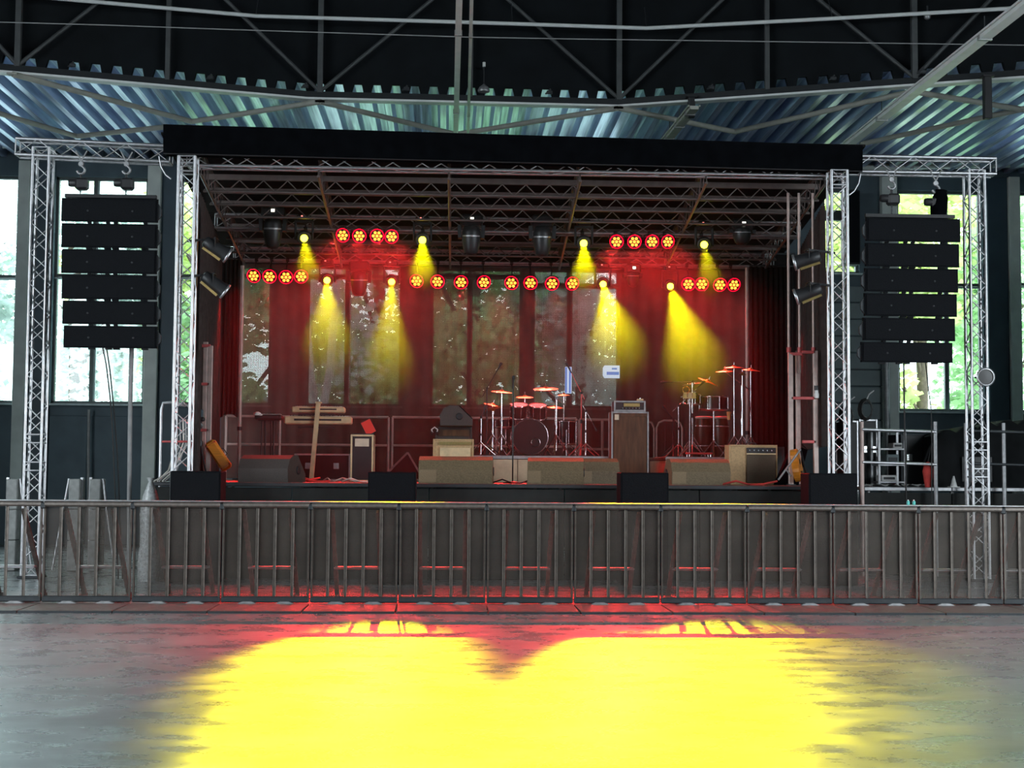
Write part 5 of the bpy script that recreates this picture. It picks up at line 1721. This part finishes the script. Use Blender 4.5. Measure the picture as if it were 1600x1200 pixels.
for nm, px, py, dx, dz, m, lb in (('mixer_box', 1384, 741, .26, .10, 'white_plastic', 'white device box low in the open rack'), ('device_box', 1390, 700, .20, .16, 'wall_grey', 'grey device box in the middle of the open rack'), ('device_box', 1398, 684, .16, .09, 'white_plastic', 'small white device near the top of the open rack')):
    f = .08 if py > 720 else .38 if py > 690 else .66
    tt = thing(nm, lb, 'device', (X(px, Yc), Yc, ZWG + h * f + .0125))
    MB().box((0, -.03, dz / 2), (dx, .3, dz), None, .012).build('housing', m, tt)
    MB().box((0, -.185, dz / 2), (dx * .7, .01, dz * .4)).build('front_panel', 'black_plastic', tt)
for px, dz, lb in ((1352, .28, 'black cable coil hung on the platform railing post'), (1322, .0, 'loose black cable coil on the narrow flight case')):
    p = W(px, 640 if dz else 650, 21.95)
    t = thing('cable_coil', lb, 'cable', tuple(p))
    q = MB()
    for k in range(5):
        q.path([(.11 * math.cos(a) * (1 - .06 * k), -.02 * k, .17 * math.sin(a) * (1 - .05 * k)) for a in [j * .5236 for j in range(13)]], .013, 5)
    q.build('coil', 'cable_black', t)
    MB().path([(.02, 0, .15), (.06, 0, .24), (.14, 0, .30)], .012, 5).build('loose_end', 'cable_grey', t)
# papers and clutter on the platform
for k, (px, wpx, m, lb) in enumerate(((1380, 50, 'white_plastic', 'long white paper sheet lying on the side platform'), (1430, 38, 'white_plastic', 'crumpled white paper at the right of the side platform'))):
    x = X(px, YG + .3)
    t = thing('paper_sheet', lb, 'paper', (x, YG + .3, ZWG))
    wv = wpx * YG / F
    vs = [(-wv / 2 + wv * i / 8, -.15 + .3 * j, .012 + .012 * ((i * 7 + j * 3) % 4)) for j in range(2) for i in range(9)]
    MB().add(vs, [(i, i + 1, 10 + i, 9 + i) for i in range(8)]).build('sheet', m, t)
    MB().add([(v[0], v[1] + .02, v[2] - .008) for v in vs], [(9 + i, 10 + i, i + 1, i) for i in range(8)]).build('under_sheet', m, t)
t = thing('white_cone', 'small white marker cone on the side platform', 'cone', (X(1490, 22.5), 22.5, ZWG))
MB().lathe([(.055, .012), (.012, .18)], 14).build('cone', 'white_plastic', t); MB().box((0, 0, .006), (.15, .15, .012)).build('base', 'white_plastic', t)
p = W(1450, 738, 22.1)
t = thing('red_jacket', 'red cloth hanging beside the platform railing', 'cloth', (p.x, p.y, ZWG))
MB().lathe([(.05, 0), (.07, .12), (.09, .25), (.06, .36), (.02, .40)], 9, Matrix.Diagonal((1, .6, 1, 1))).build('cloth', 'red_cloth_and_light', t)
MB().path([(0, 0, .38), (.05, 0, .6), (.14, 0, .8)], .012, 5).build('strap', 'cable_black', t)
# tarp-covered console
t = thing('covered_console', 'large equipment stack under a black tarpaulin at the far right', 'equipment', (X(1560, 23.2), 23.2, ZWG))
xa, xb = X(1466, 22.8) - t.location.x, X(1700, 22.8) - t.location.x
q = MB()
n = 22; rows_ = []
rnd = random.Random(3)
tops = []
for i in range(n + 1):
    f = i / n
    px = 1466 + 234 * f
    y = 676 - 18 * min(1, max(0, (px - 1466) / 110)) + (5 if i % 3 == 0 else -2)
    tops.append(Z(px, y, 22.8) - ZWG)
vs = []
for j, (yy, fz_) in enumerate(((-.45, 0), (-.42, .5), (-.40, .97), (-.30, 1.0), (.3, .99), (.4, 0))):
    for i in range(n + 1):
        vs.append((xa + (xb - xa) * i / n, yy + .03 * math.sin(i * 1.9 + j), tops[i] * fz_ + .005))
q.add(vs, [(j * (n + 1) + i, j * (n + 1) + i + 1, (j + 1) * (n + 1) + i + 1, (j + 1) * (n + 1) + i) for j in range(5) for i in range(n)], True)
q.add([vs[j * (n + 1)] for j in range(6)], [tuple(range(6))]); q.add([vs[j * (n + 1) + n] for j in range(6)], [tuple(reversed(range(6)))])
q.build('tarpaulin', 'tarp', t)
for f, nm in ((.25, 0), (.7, 0)):
    MB().box((xa + (xb - xa) * f, -.46, tops[0] * .35), (.5, .02, tops[0] * .5), None, .008).build('case_panel', 'black_plastic', t)
    MB().box((xa + (xb - xa) * f, -.475, tops[0] * .14), (.12, .01, .03)).build('label_plate', 'white_plastic', t)
MB().path([(xa - .02, -.42, tops[0] + .02), (xa - .16, -.45, tops[0] * .75), (xa - .26, -.45, tops[0] * .45)], .02, 6).build('tarp_corner', 'tarp', t)
for px, lb in ((1418, 'left of two small teal bottles on the barrier ledge'), (1427, 'right of two small teal bottles on the barrier ledge')):
    p = V((X(px, YBAR + .05), YBAR + .04, HB + .016))
    t = thing('bottle', lb, 'bottle', tuple(p), 0, 'teal bottles')
    MB().lathe([(.018, 0), (.02, .03), (.016, .045), (.008, .05)], 10).build('body', 'teal_bottle', t); MB().lathe([(.009, .05), (.009, .06)], 8).build('cap', 'white_plastic', t)

# round lamp on the right outer tower
p = W(1540, 589, 20.75)
t = thing('round_floodlight', 'round black floodlight with a bright rim on the right outer tower', 'light', tuple(p))
MB().lathe([(.03, -.12), (.09, -.10), (.13, -.03), (.135, 0)], 20, RX).build('housing', 'black_plastic', t)
MB().lathe([(.118, .002), (.142, .0), (.142, .02), (.118, .022)], 22, RX, False).build('rim', 'alu', t)
MB().lathe([(.12, 0), (.06, .004), (.005, .006)], 20, RX).build('lens', 'drum_head_black', t)
MB().bar((-.02, .05, 0), (-.12, .12, 0), .04, .03).build('bracket', 'steel_dark', t)
# small speaker on the wall behind the right array
p = W(1355, 375, 28.5)
t = thing('wall_speaker', 'tall dark box on the wall just left behind the right line array', 'speaker', (p.x, YB - .3, Z(1355, 415, YB - .3)))
h = Z(1355, 300, YB - .3) - t.location.z
MB().box((0, 0, h / 2), (.32, .4, h), None, .02).build('cabinet', 'black_paint', t); MB().box((0, -.205, h / 2), (.27, .015, h - .06)).build('grille', 'black_grille', t)

# ================================================================== LEFT SIDE
for px, s_, lb in ((24, 1, 'grey ballast block with brace at the left edge'), (121, -1, 'grey ballast block with brace left of the dangling cables'), (153, 1, 'grey ballast block with brace below the dangling cables')):
    Y = 22.5
    x = X(px, Y); zt = Z(px, 748, Y)
    t = thing('ballast_block', lb, 'ballast', (x, Y, 0), 0, 'ballast blocks with braces')
    for k in range(3):
        MB().box((0, 0, zt * (k + .5) / 3), (.17, .35, zt / 3 - .01), None, .012).build('block', 'concrete', t)
    MB().box((-.09 * s_, -.05, zt / 2), (.04, .06, zt + .04)).build('upright', 'alu', t)
    MB().tube((.10 * s_, -.1, zt), (.32 * s_, -.1, .02), .022, 8).build('brace', 'alu', t)
def hang(label, pts, Y, m, r_):
    P_ = [W(px, py, Y) for px, py in pts]
    if pts[-1][1] > 900: P_[-1].z = .01
    o = MB().path([p - P_[-1] for p in P_], r_, 6).build('hanging_cable', m, None, P_[-1])
    tag(o, label, 'cable', 'cables hanging from the line arrays')
hang('thin black cable hanging left under the left line array', [(160, 540), (166, 570), (172, 620), (176, 680), (184, 950)], 20.6, 'cable_black', .010)
hang('thin black cable hanging right under the left line array', [(166, 540), (172, 580), (178, 640), (184, 720), (190, 955)], 20.65, 'cable_black', .010)
hang('thick braided grey cable hanging down to the floor at left', [(206, 540), (204, 600), (203, 680), (202, 780), (200, 960)], 20.9, 'cable_grey', .034)
hang('black cable hanging left under the right line array', [(1412, 565), (1413, 640), (1415, 720), (1418, 960)], 20.6, 'cable_black', .012)
hang('black cable slanting under the right line array', [(1446, 567), (1451, 610), (1455, 640), (1456, 700), (1456, 960)], 20.6, 'cable_black', .008)
hang('pale conduit on the wall below the left window', [(139, 640), (138, 700), (138, 790), (137, 930)], 29.8, 'cable_grey', .03)
hang('pale down pipe on the wall left of the right window', [(1385, 560), (1386, 640), (1388, 720), (1389, 930)], 29.75, 'alu_dull', .06)

# ================================================================== STAGE HAZE
m = bpy.data.materials.new('stage_haze')
m.use_nodes = True
n = m.node_tree.nodes
n.remove(n['Principled BSDF'])
vs_ = n.new('ShaderNodeVolumeScatter')
vs_.inputs['Color'].default_value = (1, 1, 1, 1)
vs_.inputs['Density'].default_value = HAZE
vs_.inputs['Anisotropy'].default_value = .6
m.node_tree.links.new(vs_.outputs[0], n['Material Output'].inputs['Volume'])
MATS['stage_haze'] = m
hz = MB().box((so.x, (21.0 + 27.5) / 2, (ZD + 6.0) / 2 + .05), (xr - xl - .3, 6.5, 6.0 - ZD)).build('stage_haze', 'stage_haze')
tag(hz, 'thin haze hanging over the stage and catching the light beams', 'haze', kind='stuff')
